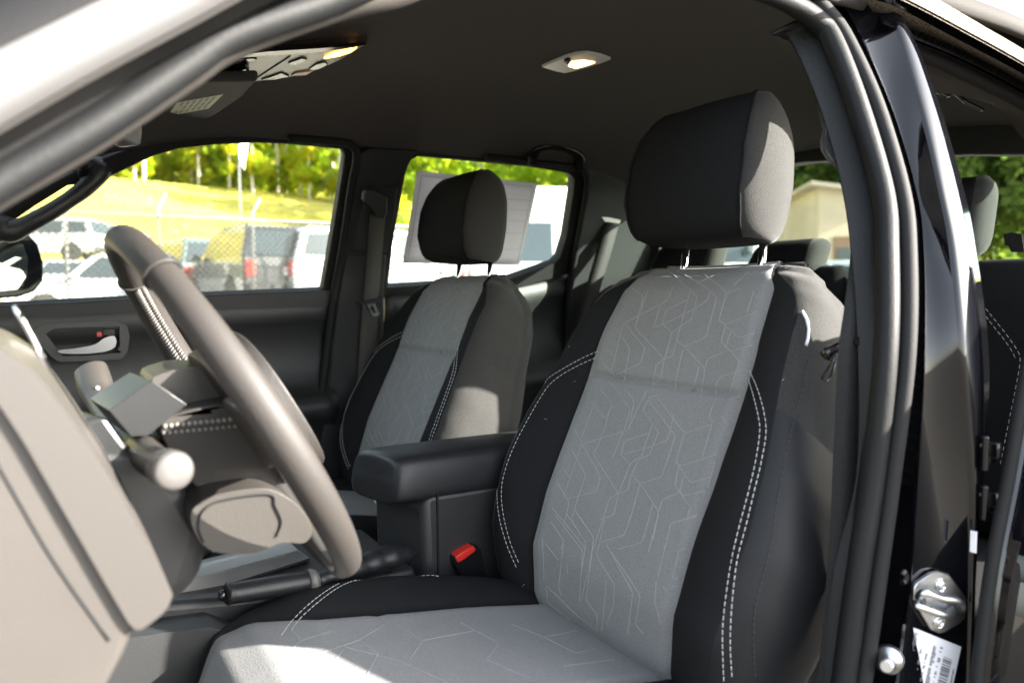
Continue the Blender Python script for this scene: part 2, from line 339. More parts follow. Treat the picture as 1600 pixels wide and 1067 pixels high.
mb = MB(); mb.prism(oz((506, 93), (522, 84), (558, 76), (548, 83), (530, 89), dz=-.003), (0, 0, .008)); mb.build('map_lamp', M_LENS, oc, bevel=.001)
mb = MB(); mb.prism(oz((455, 119), (462, 115), (488, 112), (478, 118), dz=-.003), (0, 0, .008)); mb.build('map_lamp', mat('dim_lens', (.45, .26, .14), .35), oc)
mb = MB(); mb.prism(oz((350, 124), (362, 114), (384, 107), (390, 113), (372, 122), (356, 128), dz=-.012), (0, 0, .014)); mb.build('roof_switch', M_GLOSSB, oc, bevel=.003)
for q in [((450, 100), (472, 92), (480, 94), (460, 103)), ((482, 110), (495, 101), (508, 98), (512, 102), (498, 109)), ((372, 94), (395, 92), (402, 94), (378, 100)), ((408, 126), (440, 115), (452, 120), (430, 125))]:
    mb = MB(); mb.prism(oz(*q, dz=-.003), (0, 0, .006)); mb.build('console_button', M_GLOSSB, oc, bevel=.001)
mb = MB(); mb.prism(oz((392, 128), (452, 89), (454, 89.5), (394, 128), dz=-.0015), (0, 0, .004)); mb.build('panel_gap', M_RUB, oc)
# ---- dome lamp
def dz_(*px, z=1.733): return [onZ(x, y, z) for x, y in px]
mb = MB(); mb.prism(dz_((846, 106), (862, 99), (884, 90), (900, 85.5), (918, 84), (938, 88), (955, 94), (940, 100), (920, 106), (898, 112), (882, 115.5), (866, 112)), (0, 0, .02)); dl = mb.build('dome_lamp', mat('dome_lamp_white', (.5, .49, .46), .35), truck, bevel=.003, seg=2)
mb = MB(); mb.prism(dz_((888, 105), (893, 98), (912, 96), (930, 99), (915, 104), (900, 108), z=1.7315), (0, 0, .004)); mb.build('lamp_lens', mat('lit_bulb_lens', (.9, .8, .6), .3, emit=(1, .62, .16, 1.1)), dl, bevel=.001)
mb = MB(); mb.prism(dz_((893, 102.5), (900, 99), (916, 99.5), (909, 102.5), (900, 104), z=1.7306), (0, 0, .003)); mb.build('lamp_bulb', mat('lit_bulb', (1, .9, .7), .3, emit=(1, .85, .5, 1.6)), dl)
mb = MB(); mb.prism(dz_((881, 98), (887, 95), (892, 96), (888, 102), z=1.727), (0, 0, .006)); mb.build('lamp_switch', M_GLOSSB, dl, bevel=.001)
# ---- rear wall with window, floor
RY = -.745
rh = [(-.60, 1.375), (-.3, 1.37), (.3, 1.37), (.60, 1.375), (.585, 1.50), (.555, 1.60), (.50, 1.628), (.25, 1.636), (.08, 1.632), (-.12, 1.612), (-.3, 1.592), (-.44, 1.570), (-.53, 1.55), (-.575, 1.50)]
mb = MB(); mb.prism([(-.74, RY, .55), (.74, RY, .55), (.74, RY, 1.30), (.60, RY, 1.70), (-.60, RY, 1.70), (-.74, RY, 1.30)], (0, -.05, 0), 0, False, [[(x, RY, z) for x, z in rh]]); rw = mb.build('rear_cab_wall', M_TRIM, truck, bevel=.004); tag(rw, 'rear cab wall with the back window')
mb = MB(); mb.prism([(-.64, RY-.03, 1.35), (.64, RY-.03, 1.35), (.60, RY-.03, 1.66), (-.60, RY-.03, 1.66)], (0, -.004, 0)); mb.build('back_window_glass', glass('rear_glass', (.74, .80, .76)), rw)
mb = MB(); mb.box((0, .15, .585), (1.40, 1.85, .05)); mb.build('cab_floor', M_CARPET, truck)
mb = MB(); mb.box((-.715, .3, .59), (.09, 1.5, .12)); mb.build('door_sill', M_PAINT, truck, bevel=.015)
# ---- driver's side B pillar
R = dict(
 E0=[(1205, 52), (1236, 64), (1281, 165), (1316, 290), (1331, 395), (1341, 550), (1338, 740), (1303, 895), (1288, 1065), (1278, 1300)],
 E1=[(1252, 30), (1278, 56), (1322, 165), (1361, 300), (1372, 397), (1370, 550), (1350, 740), (1326, 900), (1305, 1065), (1280, 1300)],
 E4=[(1290, 0), (1322, 40), (1383, 165), (1420, 290), (1432, 397), (1432, 550), (1409, 740), (1388, 900), (1365, 1065), (1338, 1300)],
 E5=[(1296, -6), (1332, 34), (1392, 165), (1432, 300), (1443, 397), (1444, 550), (1432, 740), (1420, 900), (1400, 1065), (1375, 1300)],
 E6=[(1352, -20), (1395, 30), (1437, 165), (1467, 300), (1486, 397), (1501, 550), (1516, 740), (1516, 900), (1511, 1065), (1500, 1300)],
 E7=[(1376, -20), (1420, 42), (1468, 165), (1507, 300), (1526, 397), (1545, 550), (1541, 700), (1522, 900), (1517, 1065), (1507, 1300)])
def edge(k, off): return [onS(x, y, off, -1) for x, y in R[k]]
e0, e1, e4, e5, e6, e7 = edge('E0', .072), edge('E1', .046), edge('E4', .030), edge('E5', .024), edge('E6', .0), edge('E7', .0)
e0b = [p+V((.002, -.028, 0)) for p in e0]
pt = strips('pillar_trim', [e0b, e0, e1], [M_TRIM], [0, 0], truck, solid=.003); tag(pt, 'driver side pillar trim behind the shoulder belt')
e7b = [p+V((.028, -.006, 0)) for p in e7]
jamb = [tuple((b*(1-t)+a*t)+V((.003, -.002, 0))*math.sin(math.pi*t) for a, b in zip(e6, e5)) for t in (.06, .2, .5, .8, .94)]
pil = strips('pillar', [[p+V((.01, -.004, 0)) for p in e4], e5] + [list(j) for j in jamb] + [e6, [a*.85+b*.15+V((-.003, .003, 0)) for a, b in zip(e6, e7)], [a*.5+b*.5+V((-.004, 0, 0)) for a, b in zip(e6, e7)], e7, e7b], [M_PAINT], [0]*12, truck, solid=.002)
tag(pil, 'painted black door pillar with a door striker and a white sticker')
bk = MB(); bk.loft([[p+V((.012, -.010, 0)) for p in e1], [p+V((.001, -.030, 0)) for p in e0], [p+V((.028, -.004, 0)) for p in e7]], False, (False, False)); bk.build('pillar_core', M_TRIM, pil)
# door seals running round the front door opening
lobe1 = [onS(x, y, o, -1) for x, y, o in [(1290, 1300, .034), (1318, 1065, .034), (1340, 900, .034), (1364, 740, .034), (1384, 550, .034), (1386, 397, .034), (1379, 300, .034), (1340, 165, .034), (1300, 62, .034), (1275, 32, .034), (1238, 8, .034), (1180, -16, .034), (1080, -42, .036)]]
lobe1 += [V((-.525, .42, 1.645)), V((-.53, .50, 1.622))] + [onX(x, y, X) for x, y, X in [(590, -28, -.57), (505, 4, -.575), (361, 55, -.585), (286, 104, -.59), (151, 194, -.60), (-14, 291, -.61), (-160, 380, -.62)]]
lobe2 = [onS(x, y, .026, -1) for x, y in [(1312, 1300), (1348, 1065), (1372, 900), (1394, 740), (1417, 550), (1419, 397), (1409, 300), (1369, 165), (1322, 62), (1292, 20), (1255, -14), (1190, -42), (1085, -66)]]
lobe2 += [V((-.54, .44, 1.655)), V((-.545, .52, 1.635))] + [onX(x, y, X) for x, y, X in [(560, -65, -.585), (470, -40, -.59), (330, 10, -.60), (256, 58, -.605), (121, 148, -.61), (-44, 245, -.62), (-190, 336, -.63)]]
mb = MB(); mb.tube(smooth_path(lobe1, 8), .0117, 14); ds = mb.build('door_seal', mat('seal_rubber_grey', (.0055, .006, .0066), .6, bump=(220, .15), spec=.22), truck); tag(ds, 'thick rubber seal round the front door opening')
mb = MB(); mb.tube(smooth_path(lobe2, 8), .0090, 12); mb.build('seal_lip', M_RUB, ds)
# A pillar trim strip under the seal and painted A pillar above it
inner = [(800, -50, -.53), (700, -22, -.545), (620, 8, -.555), (525, 30, -.56), (375, 85, -.57), (300, 134, -.575), (165, 224, -.585), (0, 322, -.595), (-150, 410, -.60)]
at1 = [onX(x, y, X) for x, y, X in inner]; at0 = [p+V((.05, .03, .0)) for p in at1]; at2 = [onX(x-16, y-24, X-.02) for x, y, X in inner]
atr = strips('pillar_trim', [at0, at1, at2], [M_DASH], [0, 0], truck, solid=.003); tag(atr, 'front roof pillar trim at the driver side')
s0 = [onX(x, y, -.625) for x, y in [(640, -105), (540, -60), (405, 2), (300, 58), (150, 138), (0, 224), (-150, 310)]]
s1 = [onX(x-12, y-20, -.645) for x, y in [(640, -105), (540, -60), (405, 2), (300, 58), (150, 138), (0, 224), (-150, 310)]]
s2 = [onX(x, y, -.649) for x, y in [(560, -190), (450, -140), (290, -62), (190, -15), (60, 48), (-70, 112), (-220, 190)]]
s3 = [onX(x, y, -.645) for x, y in [(520, -230), (400, -175), (240, -90), (130, -40), (20, 10), (-110, 75), (-260, 150)]]
s4 = [p+V((.06, .04, .01)) for p in s3]
ap = strips('pillar', [s0, s1, [a*.6+b*.4+V((-.002, 0, .001)) for a, b in zip(s1, s2)], s2, s3, s4], [M_PAINTGLARE, M_RUB], [0, 0, 0, 1, 1], truck, solid=.004); tag(ap, 'painted front roof pillar above the open door')
# windscreen
mb = MB(); mb.add([(-.60, .72, 1.63), (.60, .72, 1.63), (.70, 1.42, 1.18), (-.70, 1.42, 1.18)], [(0, 1, 2, 3)]); mb.build('windscreen', glass('screen_glass', (.86, .9, .87)), truck, solid=.005)
mb = MB(); mb.box((0, .755, 1.662), (1.14, .10, .03)); mb.build('header_rail', M_HEAD, truck, bevel=.01)
# ---- roof rail above the rear door opening
RR = [[(1385, -30), (1425, -25), (1467, 0), (1530, 37), (1600, 78), (1700, 140)],
      [(1360, -20), (1400, -8), (1437, 9), (1510, 48), (1600, 98), (1700, 160)],
      [(1345, -10), (1385, 2), (1412, 13), (1500, 60), (1600, 113), (1700, 175)],
      [(1370, 20), (1398, 32), (1414, 40), (1500, 76), (1600, 128), (1700, 186)],
      [(1380, 38), (1405, 48), (1421, 58), (1505, 93), (1600, 143), (1700, 200)],
      [(1385, 46), (1410, 56), (1425, 64), (1505, 99), (1600, 149), (1700, 206)]]
RO = [-.03, -.028, -.014, .012, .0, .016]
red = [[onS(x, y, o, -1) for x, y in e] for e, o in zip(RR, RO)]
M_DUSTY = mat('dusty_black_paint', (.022, .019, .017), .85, spec=.12, var=(420, .8, (.13, .11, .085)))
top = [p+V((.10, 0, .035)) for p in red[0]]
rr = strips('roof_rail', [top]+red, [M_PAINT, M_DUSTY], [1, 1, 0, 1, 0, 0], truck, solid=.003, n=6); tag(rr, 'roof rail above the open rear door')
rl = [onS(x, y, .03, -1) for x, y in [(1385, 60), (1415, 72), (1438, 82), (1515, 117), (1600, 160), (1700, 220)]]
mb = MB(); mb.tube(smooth_path(rl, 8), .0105, 12); mb.build('rear_door_seal', M_RUB, truck)
tr = [[onS(x, y, o, -1) for x, y in e] for e, o in (([(1390, 70), (1425, 82), (1450, 96), (1525, 130), (1600, 172), (1700, 235)], .045), ([(1400, 120), (1440, 135), (1462, 142), (1502, 147), (1560, 166), (1600, 215)], .09), ([(1400, 118), (1440, 133), (1462, 140), (1502, 145), (1562, 162), (1604, 205)], .13))]
strips('rail_trim', tr, [M_HEAD], [0, 0], truck, solid=.003)
mb = MB(); p = smooth_path([onS(x, y, .10, -1) for x, y in [(1460, 140), (1478, 150), (1492, 146), (1510, 160), (1535, 172)]], 8); mb.tube(p, .003, 8); mb.build('coat_hook', M_GLOSSB, truck)
# ---- driver's seat belt, guide and tongue
def ribbon(name, L, Rr, m, parent, side_n, th=.0016, nn=8):
    a, b = smooth_path(L, nn), smooth_path(Rr, nn); mb = MB(); n = V(side_n)*th
    mb.loft([[p, q, q+n, p+n] for p, q in zip(a, b)], True, (True, True)); return mb.build(name, m, parent)
bl = [onS(x, y, .085, -1) for x, y in [(1333, 300), (1329, 395), (1319, 480), (1309, 556), (1302, 700), (1297, 820), (1287, 960), (1276, 1080), (1262, 1250)]]
br = [onS(x, y, .077, -1) for x, y in [(1346, 300), (1347, 395), (1348, 480), (1345, 556), (1342, 700), (1336, 820), (1311, 960), (1300, 1080), (1287, 1250)]]
sb = ribbon('seat_belt', bl, br, M_BELT, truck, (.5, -.8, 0)); tag(sb, 'driver side shoulder belt hanging down the pillar')
mb = MB(); mb.tube(smooth_path([onS(x, y, o, -1) for x, y, o in [(1346, 533, .07), (1330, 537, .09), (1312, 541, .10), (1297, 549, .11), (1291, 556, .115)]], 6), [.0055]*18+[.0075]*7, 10); mb.build('belt_guide', M_GLOSSB, sb)
c = onS(1326, 554, .10, -1); mb = MB(); mb.lathe(c, (-.6, .8, .1), [(-.008, .009), (0, .0088), (.003, .007), (.003, .004), (.001, .003)], 16); mb.build('belt_button', M_PLAST, sb)
mb = MB(); mb.tube([onS(x, y, .115, -1) for x, y in [(1302, 562), (1284, 592), (1291, 596), (1299, 586), (1305, 566)]], .0013, 6); mb.build('belt_tongue', M_GLOSSB, sb)
mb = MB(); mb.prism([onS(x, y, .074, -1) for x, y in [(1281, 158), (1291, 162), (1306, 235), (1313, 262), (1300, 252), (1287, 232), (1286, 215), (1290, 200)]], (.012, -.01, 0)); mb.build('belt_anchor_cover', M_PLAST, pt, bevel=.003)
# ---- striker plate, bolts, sticker on the jamb
ja, jb, jc = onS(1420, 900, .024, -1), onS(1516, 900, 0, -1), onS(1511, 1065, 0, -1)
JN = (jb-ja).cross(jc-jb).normalized()
if JN.dot(CAM-ja) < 0: JN = -JN
J0 = ja+V((.003, -.002, 0))
def jp(pts, o): return [onP(x, y, J0+JN*o, JN) for x, y in pts]
mb = MB(); mb.prism(jp([(1429, 918), (1432, 911), (1455, 896), (1470, 893), (1484, 897), (1508, 930), (1511, 938), (1509, 964), (1500, 974), (1478, 987), (1468, 989), (1456, 984), (1431, 944), (1428, 935)], .008), -JN*.005); st = mb.build('door_striker', M_STEEL, truck, bevel=.0012, seg=2)
mb = MB(); pts = smooth_path(jp([(1440, 938)], .009)+jp([(1438, 931)], .020)+jp([(1446, 926)], .026)+jp([(1470, 934)], .027)+jp([(1494, 938)], .026)+jp([(1500, 944)], .020)+jp([(1502, 950)], .009), 6); mb.tube(pts, .0045, 12); mb.build('striker_loop', M_STEEL, st)
mb = MB(); pts = smooth_path(jp([(1440, 938)], .010)+jp([(1432, 945)], .022)+jp([(1450, 952)], .026)+jp([(1478, 960)], .026)+jp([(1490, 952)], .010), 6); mb.tube(pts, .004, 12); mb.build('striker_loop', M_STEEL, st)
for q in ((1470, 914), (1467, 971)):
    c = jp([q], .008)[0]; mb = MB(); mb.lathe(c, JN, [(0, .0075), (.0015, .0072), (.002, .006), (.001, .0052), (.001, .0045), (.004, .004), (.0042, .002), (.002, .0018)], 20); mb.build('striker_bolt', M_STEEL, st)
lq = jp([(1425, 979), (1502, 1010), (1476, 1130), (1397, 1098)], .004)
mb = MB(); mb.prism(lq, -JN*.0008); stk = mb.build('data_sticker', mat('white_sticker', (.62, .62, .66), .5), truck)
def LQ(u, v): return lq[0]*(1-u)*(1-v)+lq[1]*u*(1-v)+lq[2]*u*v+lq[3]*(1-u)*v
mb = MB(); rnd = random.Random(3)
def ink(u0, v0, u1, v1): mb.prism([LQ(u0, v0)+JN*.0006, LQ(u1, v0)+JN*.0006, LQ(u1, v1)+JN*.0006, LQ(u0, v1)+JN*.0006], -JN*.0004)
v = .20
while v < .96:
    h = rnd.choice([.008, .014, .022]); ink(.70, v, .87, v+h); v += h+rnd.choice([.008, .012, .018])
for u0, du, st_, hh in [(.07, .075, .05, 1), (.24, .05, .22, .5), (.36, .05, .25, .6), (.47, .09, .12, .9), (.60, .06, .1, .35), (.93, .035, .3, 1)]:
    v = st_
    while v < .95:
        h = .008+.012*rnd.random()
        if rnd.random() < hh: ink(u0, v, u0+du*(.35+.65*rnd.random()), v+h)
        v += h+.008
mb.build('sticker_print', mat('sticker_print_grey', (.10, .10, .11), .7), stk)
c = onS(1388, 1030, .012, -1); mb = MB(); mb.lathe(c, (-.45, .85, .1), [(-.004, .014), (.004, .013), (.005, .009), (.020, .0075), (.023, .005)], 18); mb.build('door_buffer', M_STEEL, truck)
mb = MB(); mb.tube(smooth_path([onS(x, y, .012, -1) for x, y in [(1410, 898), (1413, 892), (1415, 905), (1410, 910)]], 4), .003, 8); mb.build('jamb_clip', M_GLOSSB, truck)
# ---- open rear door, hinged on the pillar
DX = -.750
de = [onX(x, y, DX) for x, y in [(1660, 380), (1628, 490), (1600, 605), (1576, 740), (1553, 860), (1537, 970), (1526, 1067), (1512, 1250), (1490, 1500)]]
DD = V((-.93, -.37, 0)); DNn = V((-.37, .93, 0))
cols = []
for t, b in ((0, 0), (.012, .006), (.05, .012), (.2, .02), (.5, .022), (.8, .016), (.9, .0)):
    cols.append([p+DD*t+DNn*b*(.6+.4*math.sin((p.z-.7)*4)) for p in de])
rod = strips('door', cols+[[p+DD*.88-DNn*.09 for p in de], [p-DNn*.09 for p in de], de], [M_PAINT, M_PLAST], [0]*6+[0, 1, 0], truck, solid=.001, n=6); tag(rod, 'open rear door in glossy black paint')
mb = MB(); mb.tube(smooth_path([p+V((-.003, .006, 0)) for p in de], 6), .0065, 12); mb.build('door_edge_seal', M_RUB, rod)
for px, py, s in [((1536, 712), 0, 1), ((1535, 790), 0, 1)]:
    c = onX(px[0], px[1], -.743)+V((.006, -.022, 0)); mb = MB()
    mb.box(c, (.010, .014, .022)); mb.tube([c+V((-.001, .009, -.018)), c+V((-.001, .009, .018))], .0042, 12); mb.box(c+V((-.007, .003, .004)), (.012, .007, .016)); mb.lathe(c+V((.002, .008, .008)), (-.4, .9, 0), [(0, .0045), (.004, .004), (.005, .0015)], 8)
    mb.build('door_hinge', M_PAINT, rod, bevel=.002)
c = onX(1521, 846, -.740); mb = MB(); mb.box(c, (.006, .001, .022)); mb.build('door_tag', M_WHITE, rod)
# ================================================================== SEATS
def seat_xyz(x, h, n): return V((-.37+x, .4118*h+.9113*n, 1.36-.9113*h+.4118*n))
Wt = [(0, .168), (.02, .186), (.05, .203), (.10, .219), (.18, .236), (.27, .264), (.35, .276), (.42, .270), (.48, .256), (.56, .235)]
wit = [(0, .118), (.05, .142), (.14, .153), (.30, .152), (.45, .148), (.56, .142)]
n0t = [(0, .022), (.02, .034), (.05, .041), (.12, .046), (.20, .043), (.28, .045), (.38, .046), (.46, .038), (.52, .012), (.56, -.02)]
bot = [(0, .0), (.05, .006), (.12, .020), (.22, .032), (.33, .038), (.42, .036), (.50, .03), (.56, .02)]
hs = [-.0208, -.0195, -.0165, -.012, -.0065, 0, .006, .012, .02, .03, .04] + [.05+.0125*i for i in range(10)] + [.178, .184, .188, .191, .194, .197, .201, .207] + [.22+.0125*i for i in range(28)]
from mathutils import noise as mnoise
def wrinkle(x, h, n):
    a = .0022*mnoise.noise(V((x*9, h*7, 3.1)))+.0011*mnoise.noise(V((x*26, h*20, 7.7)))
    if x < -.19 and h > .25: a += .0016*mnoise.noise(V((x*18, h*75, 1.3)))*min(1, (h-.25)/.1)
    return a
mb = MB(); rows = []; NC, NB, NS, NK = 26, 14, 6, 10; NL0 = NC+1+2*(NB+NS)+NK-1
for h in hs:
    hh = max(h, 0); W, wi, n0, bo = lerp(Wt, hh), lerp(wit, hh), lerp(n0t, hh), lerp(bot, hh); nb = -lerp([(0, .034), (.03, .054), (.1, .075), (.25, .09), (.56, .10)], hh)
    if h < 0:
        k = math.sqrt(max(0, 1-(h/.0135)**2)); n0 = n0*k; bo *= k; nb *= k; W = W*(.9+.1*k); wi *= (.9+.1*k)
    cre = .0065*math.exp(-((h-.1925)/.004)**2)
    loop = []; t8 = 8/NB*max(.04, min(1, max(0, h)/.085))**.8
    for i in range(NC+1):
        x = -wi+2*wi*i/NC; q = abs(x)/wi
        loop.append((x, n0+.004*q*q-.006*max(0, (q-.93)/.07)**2*min(1, max(0, h)/.045)-cre*(q < .99)))
    def bol(sg):
        out = []
        for i in range(1, NB+1):
            t = t8*i/8 if i <= 8 else t8+(1-t8)*(i-8)/(NB-8); p = bez((wi, n0-.002), (wi+.38*(W-wi), n0+bo*1.25), (W+.002, n0+bo*1.15), (W, n0-.035 if h > .03 else n0*.4+nb*.1), t); out.append((sg*p[0], p[1]))
        return out
    R_ = bol(1); n1 = R_[-1][1]
    R_ += [(W-(W*.07)*(i/NS)**2, n1+(nb-n1)*(i/NS)) for i in range(1, NS+1)]
    Wb = W*.93
    bk_ = [(Wb-2*Wb*i/NK, nb-.012*math.sin(math.pi*i/NK)) for i in range(1, NK)]
    L_ = [(-a, b) for a, b in reversed(R_)]
    loop = loop + R_ + bk_ + L_
    row = []
    for j_, (x, n) in enumerate(loop):
        k_ = (NL0-1-j_)-8 if j_ > NC+NB+NS+NK else 0
        row.append(seat_xyz(x, h+.018*max(0, 1-hh/.06)+max(0, min(k_, 12))*.0032*math.exp(-((hh-.205)/.2)**2), n+(wrinkle(x, h, n) if h > .03 else 0)))
    rows.append(row)
NL = len(rows[0])
def seat_fm(i, j):
    if j < NC: return 0
    k = j-NC; back = NB+NS+NK-1
    if k > back: k = NL-1-j
    elif k >= NB+NS: return 2
    return 1 if k < 8 else 2
def back_fm(i, j):
    if j < NC: return 0
    k = j-NC; back = NB+NS+NK-1; out = k > back; h = hs[i]
    if out: k = NL-1-j
    elif k >= NB+NS: return 2
    if k < 8: return 1
    return 3 if out and h > .205 else 2
mb.loft(rows, True, (True, True), fm=back_fm)
seat = empty('front_seat', (-.37, .3, .62), truck); tag(seat, 'driver seat in grey patterned and black cloth with white stitching')
back = mb.build('backrest', [M_GREY, M_DARK, M_CHAR, M_LEATHS], seat)
BV = BVHTree.FromPolygons([V(v) for v in mb.v], [tuple(f) for f in mb.f])
# ---- cushion
cm = MB(); rows = []
cW = [(.16, .225), (.25, .245), (.35, .255), (.52, .257), (.60, .247), (.65, .222), (.685, .175), (.70, .13)]
cwi = [(.16, .128), (.45, .132), (.55, .150), (.61, .185), (.66, .195), (.70, .11)]
czc = [(.16, .868), (.24, .878), (.34, .896), (.46, .912), (.56, .920), (.62, .917), (.66, .904), (.69, .878), (.71, .84)]
cbo = [(.16, .012), (.28, .024), (.42, .030), (.54, .022), (.61, .006), (.70, .0)]
ys = [.16+.0125*i for i in range(36)] + [.61+.006*i for i in range(16)]
for y in ys:
    W, wi, z0, bo = lerp(cW, y), lerp(cwi, y), lerp(czc, y), lerp(cbo, y); wi = min(wi, W*.9)
    cre = .003*sum(math.exp(-((y-c_)/.004)**2) for c_ in (.33, .47))
    loop = []
    for i in range(NC+1):
        x = -wi+2*wi*i/NC; q = abs(x)/wi; loop.append((x, z0+.003*q*q-cre-.005*max(0, (q-.93)/.07)**2))
    R_ = [bez((wi, z0-.002), (wi+.35*(W-wi), z0+bo*1.3), (W, z0+bo*1.2), (W, z0-.045), i/NB)[:2] for i in range(1, NB+1)]
    R_ += [(W-.03*(i/NS)**2, z0-.045-.075*i/NS) for i in range(1, NS+1)]
    bk_ = [((W-.03)*(1-2*i/NK), z0-.125) for i in range(1, NK)]
    loop += R_ + bk_ + [(-a, b) for a, b in reversed(R_)]
    rows.append([V((-.37+x, y, z)) for x, z in loop])
cm.loft(rows, True, (True, True), fm=seat_fm); cush = cm.build('seat_cushion', [M_GREY, M_DARK, M_DARK], seat)
CV = BVHTree.FromPolygons([V(v) for v in cm.v], [tuple(f) for f in cm.f])
mb = MB(); mb.box((-.37, .40, .72), (.44, .44, .19)); mb.build('seat_base', M_PLAST, seat, bevel=.02, seg=3)
# ---- stitches and embossed lines: cast from the photo on to the cloth
def cast(px, tree):
    out = []
    for x, y in px:
        v = ray(x, y).normalized(); hit = tree.ray_cast(CAM, v)
        if hit[0] is not None: out.append((hit[0], hit[1]))
    return out
def dense(px, step=4, curve=True):
    p = smooth_path([V((x, y, 0)) for x, y in px], 8) if curve else [V((x, y, 0)) for x, y in px]
    return [(q.x, q.y) for q in resample(p, step)]
def stitch(mb, px, tree, L=.0052, gap=.0014, r=.0005):
    pts = cast(dense(px), tree)
    if len(pts) < 2: return
    P = resample([p+n*.0006 for p, n in pts], .0012); n_on, n_off = int(L/.0012), int(gap/.0012)+1; i = 0
    while i+n_on < len(P): mb.tube(P[i:i+n_on+1:2], r, 5); i += n_on+n_off
def emboss(mb, px, tree, w=.0013, lift=.0004):
    pts = cast(dense(px, 6, False)+[px[-1]], tree)
    for (a, na), (b, nb_) in zip(pts, pts[1:]):
        if (b-a).length > .03 or (b-a).length < 1e-5: continue
        if tree is BV and max(abs(q.x+.37)-lerp(wit, .4118*q.y+.9113*(1.36-q.z)) for q in (a, b)) > -.006: continue
        t = (b-a).normalized(); s = t.cross(na).normalized()*w
        mb.add([a-s-na*.001, a-s*.5+na*lift, a+s*.5+na*lift, a+s-na*.001, b-s-nb_*.001, b-s*.5+nb_*lift, b+s*.5+nb_*lift, b+s-nb_*.001], [(0, 1, 5, 4), (1, 2, 6, 5), (2, 3, 7, 6)])
for ln in ([(934, 549), (915, 557), (882, 575), (855, 593), (836, 618), (815, 655), (797, 690), (784, 725), (777, 760), (780, 805), (792, 850), (808, 888)],
           [(931, 559), (912, 567), (882, 583), (859, 601), (842, 626), (822, 661), (804, 696), (791, 730), (784, 764), (787, 805), (798, 848), (813, 884)],
           [(1171, 578), (1183, 605), (1193, 640), (1197, 675), (1190, 720), (1178, 770), (1166, 820), (1153, 870), (1146, 920), (1142, 970), (1141, 1010), (1144, 1066)],
           [(1170, 592), (1178, 620), (1186, 655), (1187, 680), (1180, 725), (1168, 775), (1156, 820), (1144, 870), (1136, 920), (1130, 970), (1129, 1010), (1131, 1066)]):
    st_w = MB(); stitch(st_w, ln, BV); st_w.build('white_stitching', M_THREAD, seat)
for ln in ([(440, 992), (458, 968), (485, 942), (520, 917), (560, 899), (600, 892), (650, 892), (692, 897)], [(456, 984), (470, 965), (498, 940), (532, 916), (570, 902), (610, 897), (650, 896), (690, 901)]):
    st_w = MB(); stitch(st_w, ln, CV); st_w.build('white_stitching', M_THREAD, seat)
for ln in ([(1262, 560), (1256, 600), (1245, 640), (1232, 690), (1222, 740), (1213, 790), (1204, 850), (1192, 900), (1180, 950), (1177, 1000), (1180, 1060)], [(880, 470), (900, 455), (930, 442), (960, 435)]): st_b = MB(); stitch(st_b, ln, BV); st_b.build('dark_stitching', M_THREADD, seat)
Z1 = lambda L: [(820+x/3.9525, 410+y/3.9525) for x, y in L]
Z2 = lambda L: [(800+x/3.9525, 590+y/3.9525) for x, y in L]
Z3 = lambda L: [(800+x/3.9975, 800+y/3.9975) for x, y in L]
em = MB()
for L in [[(835, 260), (612, 375), (740, 527), (716, 622), (553, 697), (575, 725)], [(612, 375), (600, 400), (530, 690)], [(735, 185), (680, 405), (862, 597), (915, 575), (955, 400), (1030, 350), (1065, 210), (990, 140), (900, 60)],
          [(760, 180), (680, 400)], [(915, 155), (880, 235), (835, 260), (797, 402), (850, 385), (1050, 285), (1120, 240), (1145, 180)], [(850, 385), (868, 298), (1000, 232)], [(850, 385), (908, 432), (862, 597), (810, 632), (785, 770)],
          [(1020, 180), (960, 400), (935, 480), (983, 522), (1118, 458), (1185, 215), (1070, 120), (940, 55)], [(983, 522), (1112, 655), (1085, 830)], [(975, 540), (940, 690), (925, 800)], [(908, 432), (1030, 350)],
          [(862, 597), (835, 730), (790, 755)], [(1440, 300), (1235, 385), (1195, 360), (1245, 190), (1210, 150), (1100, 70)], [(1235, 385), (1315, 465), (1420, 435)], [(1415, 175), (1370, 310)], [(1245, 190), (1330, 160)],
          [(1235, 400), (1210, 490), (1270, 555), (1405, 508)], [(1270, 430), (1240, 530)], [(1270, 555), (1325, 610), (1265, 800)], [(1250, 545), (1130, 595), (1110, 660)], [(1395, 650), (1210, 705), (1185, 740), (1175, 855)], [(1075, 640), (1035, 810)],
          [(600, 460), (648, 535), (610, 740)], [(480, 620), (553, 697)], [(500, 530), (550, 575)], [(1330, 825), (1260, 845)], [(650, 150), (735, 210), (715, 300)], [(1060, 130), (1180, 75), (1240, 70)], [(1290, 140), (1380, 60)]]:
    emboss(em, Z1(L), BV)
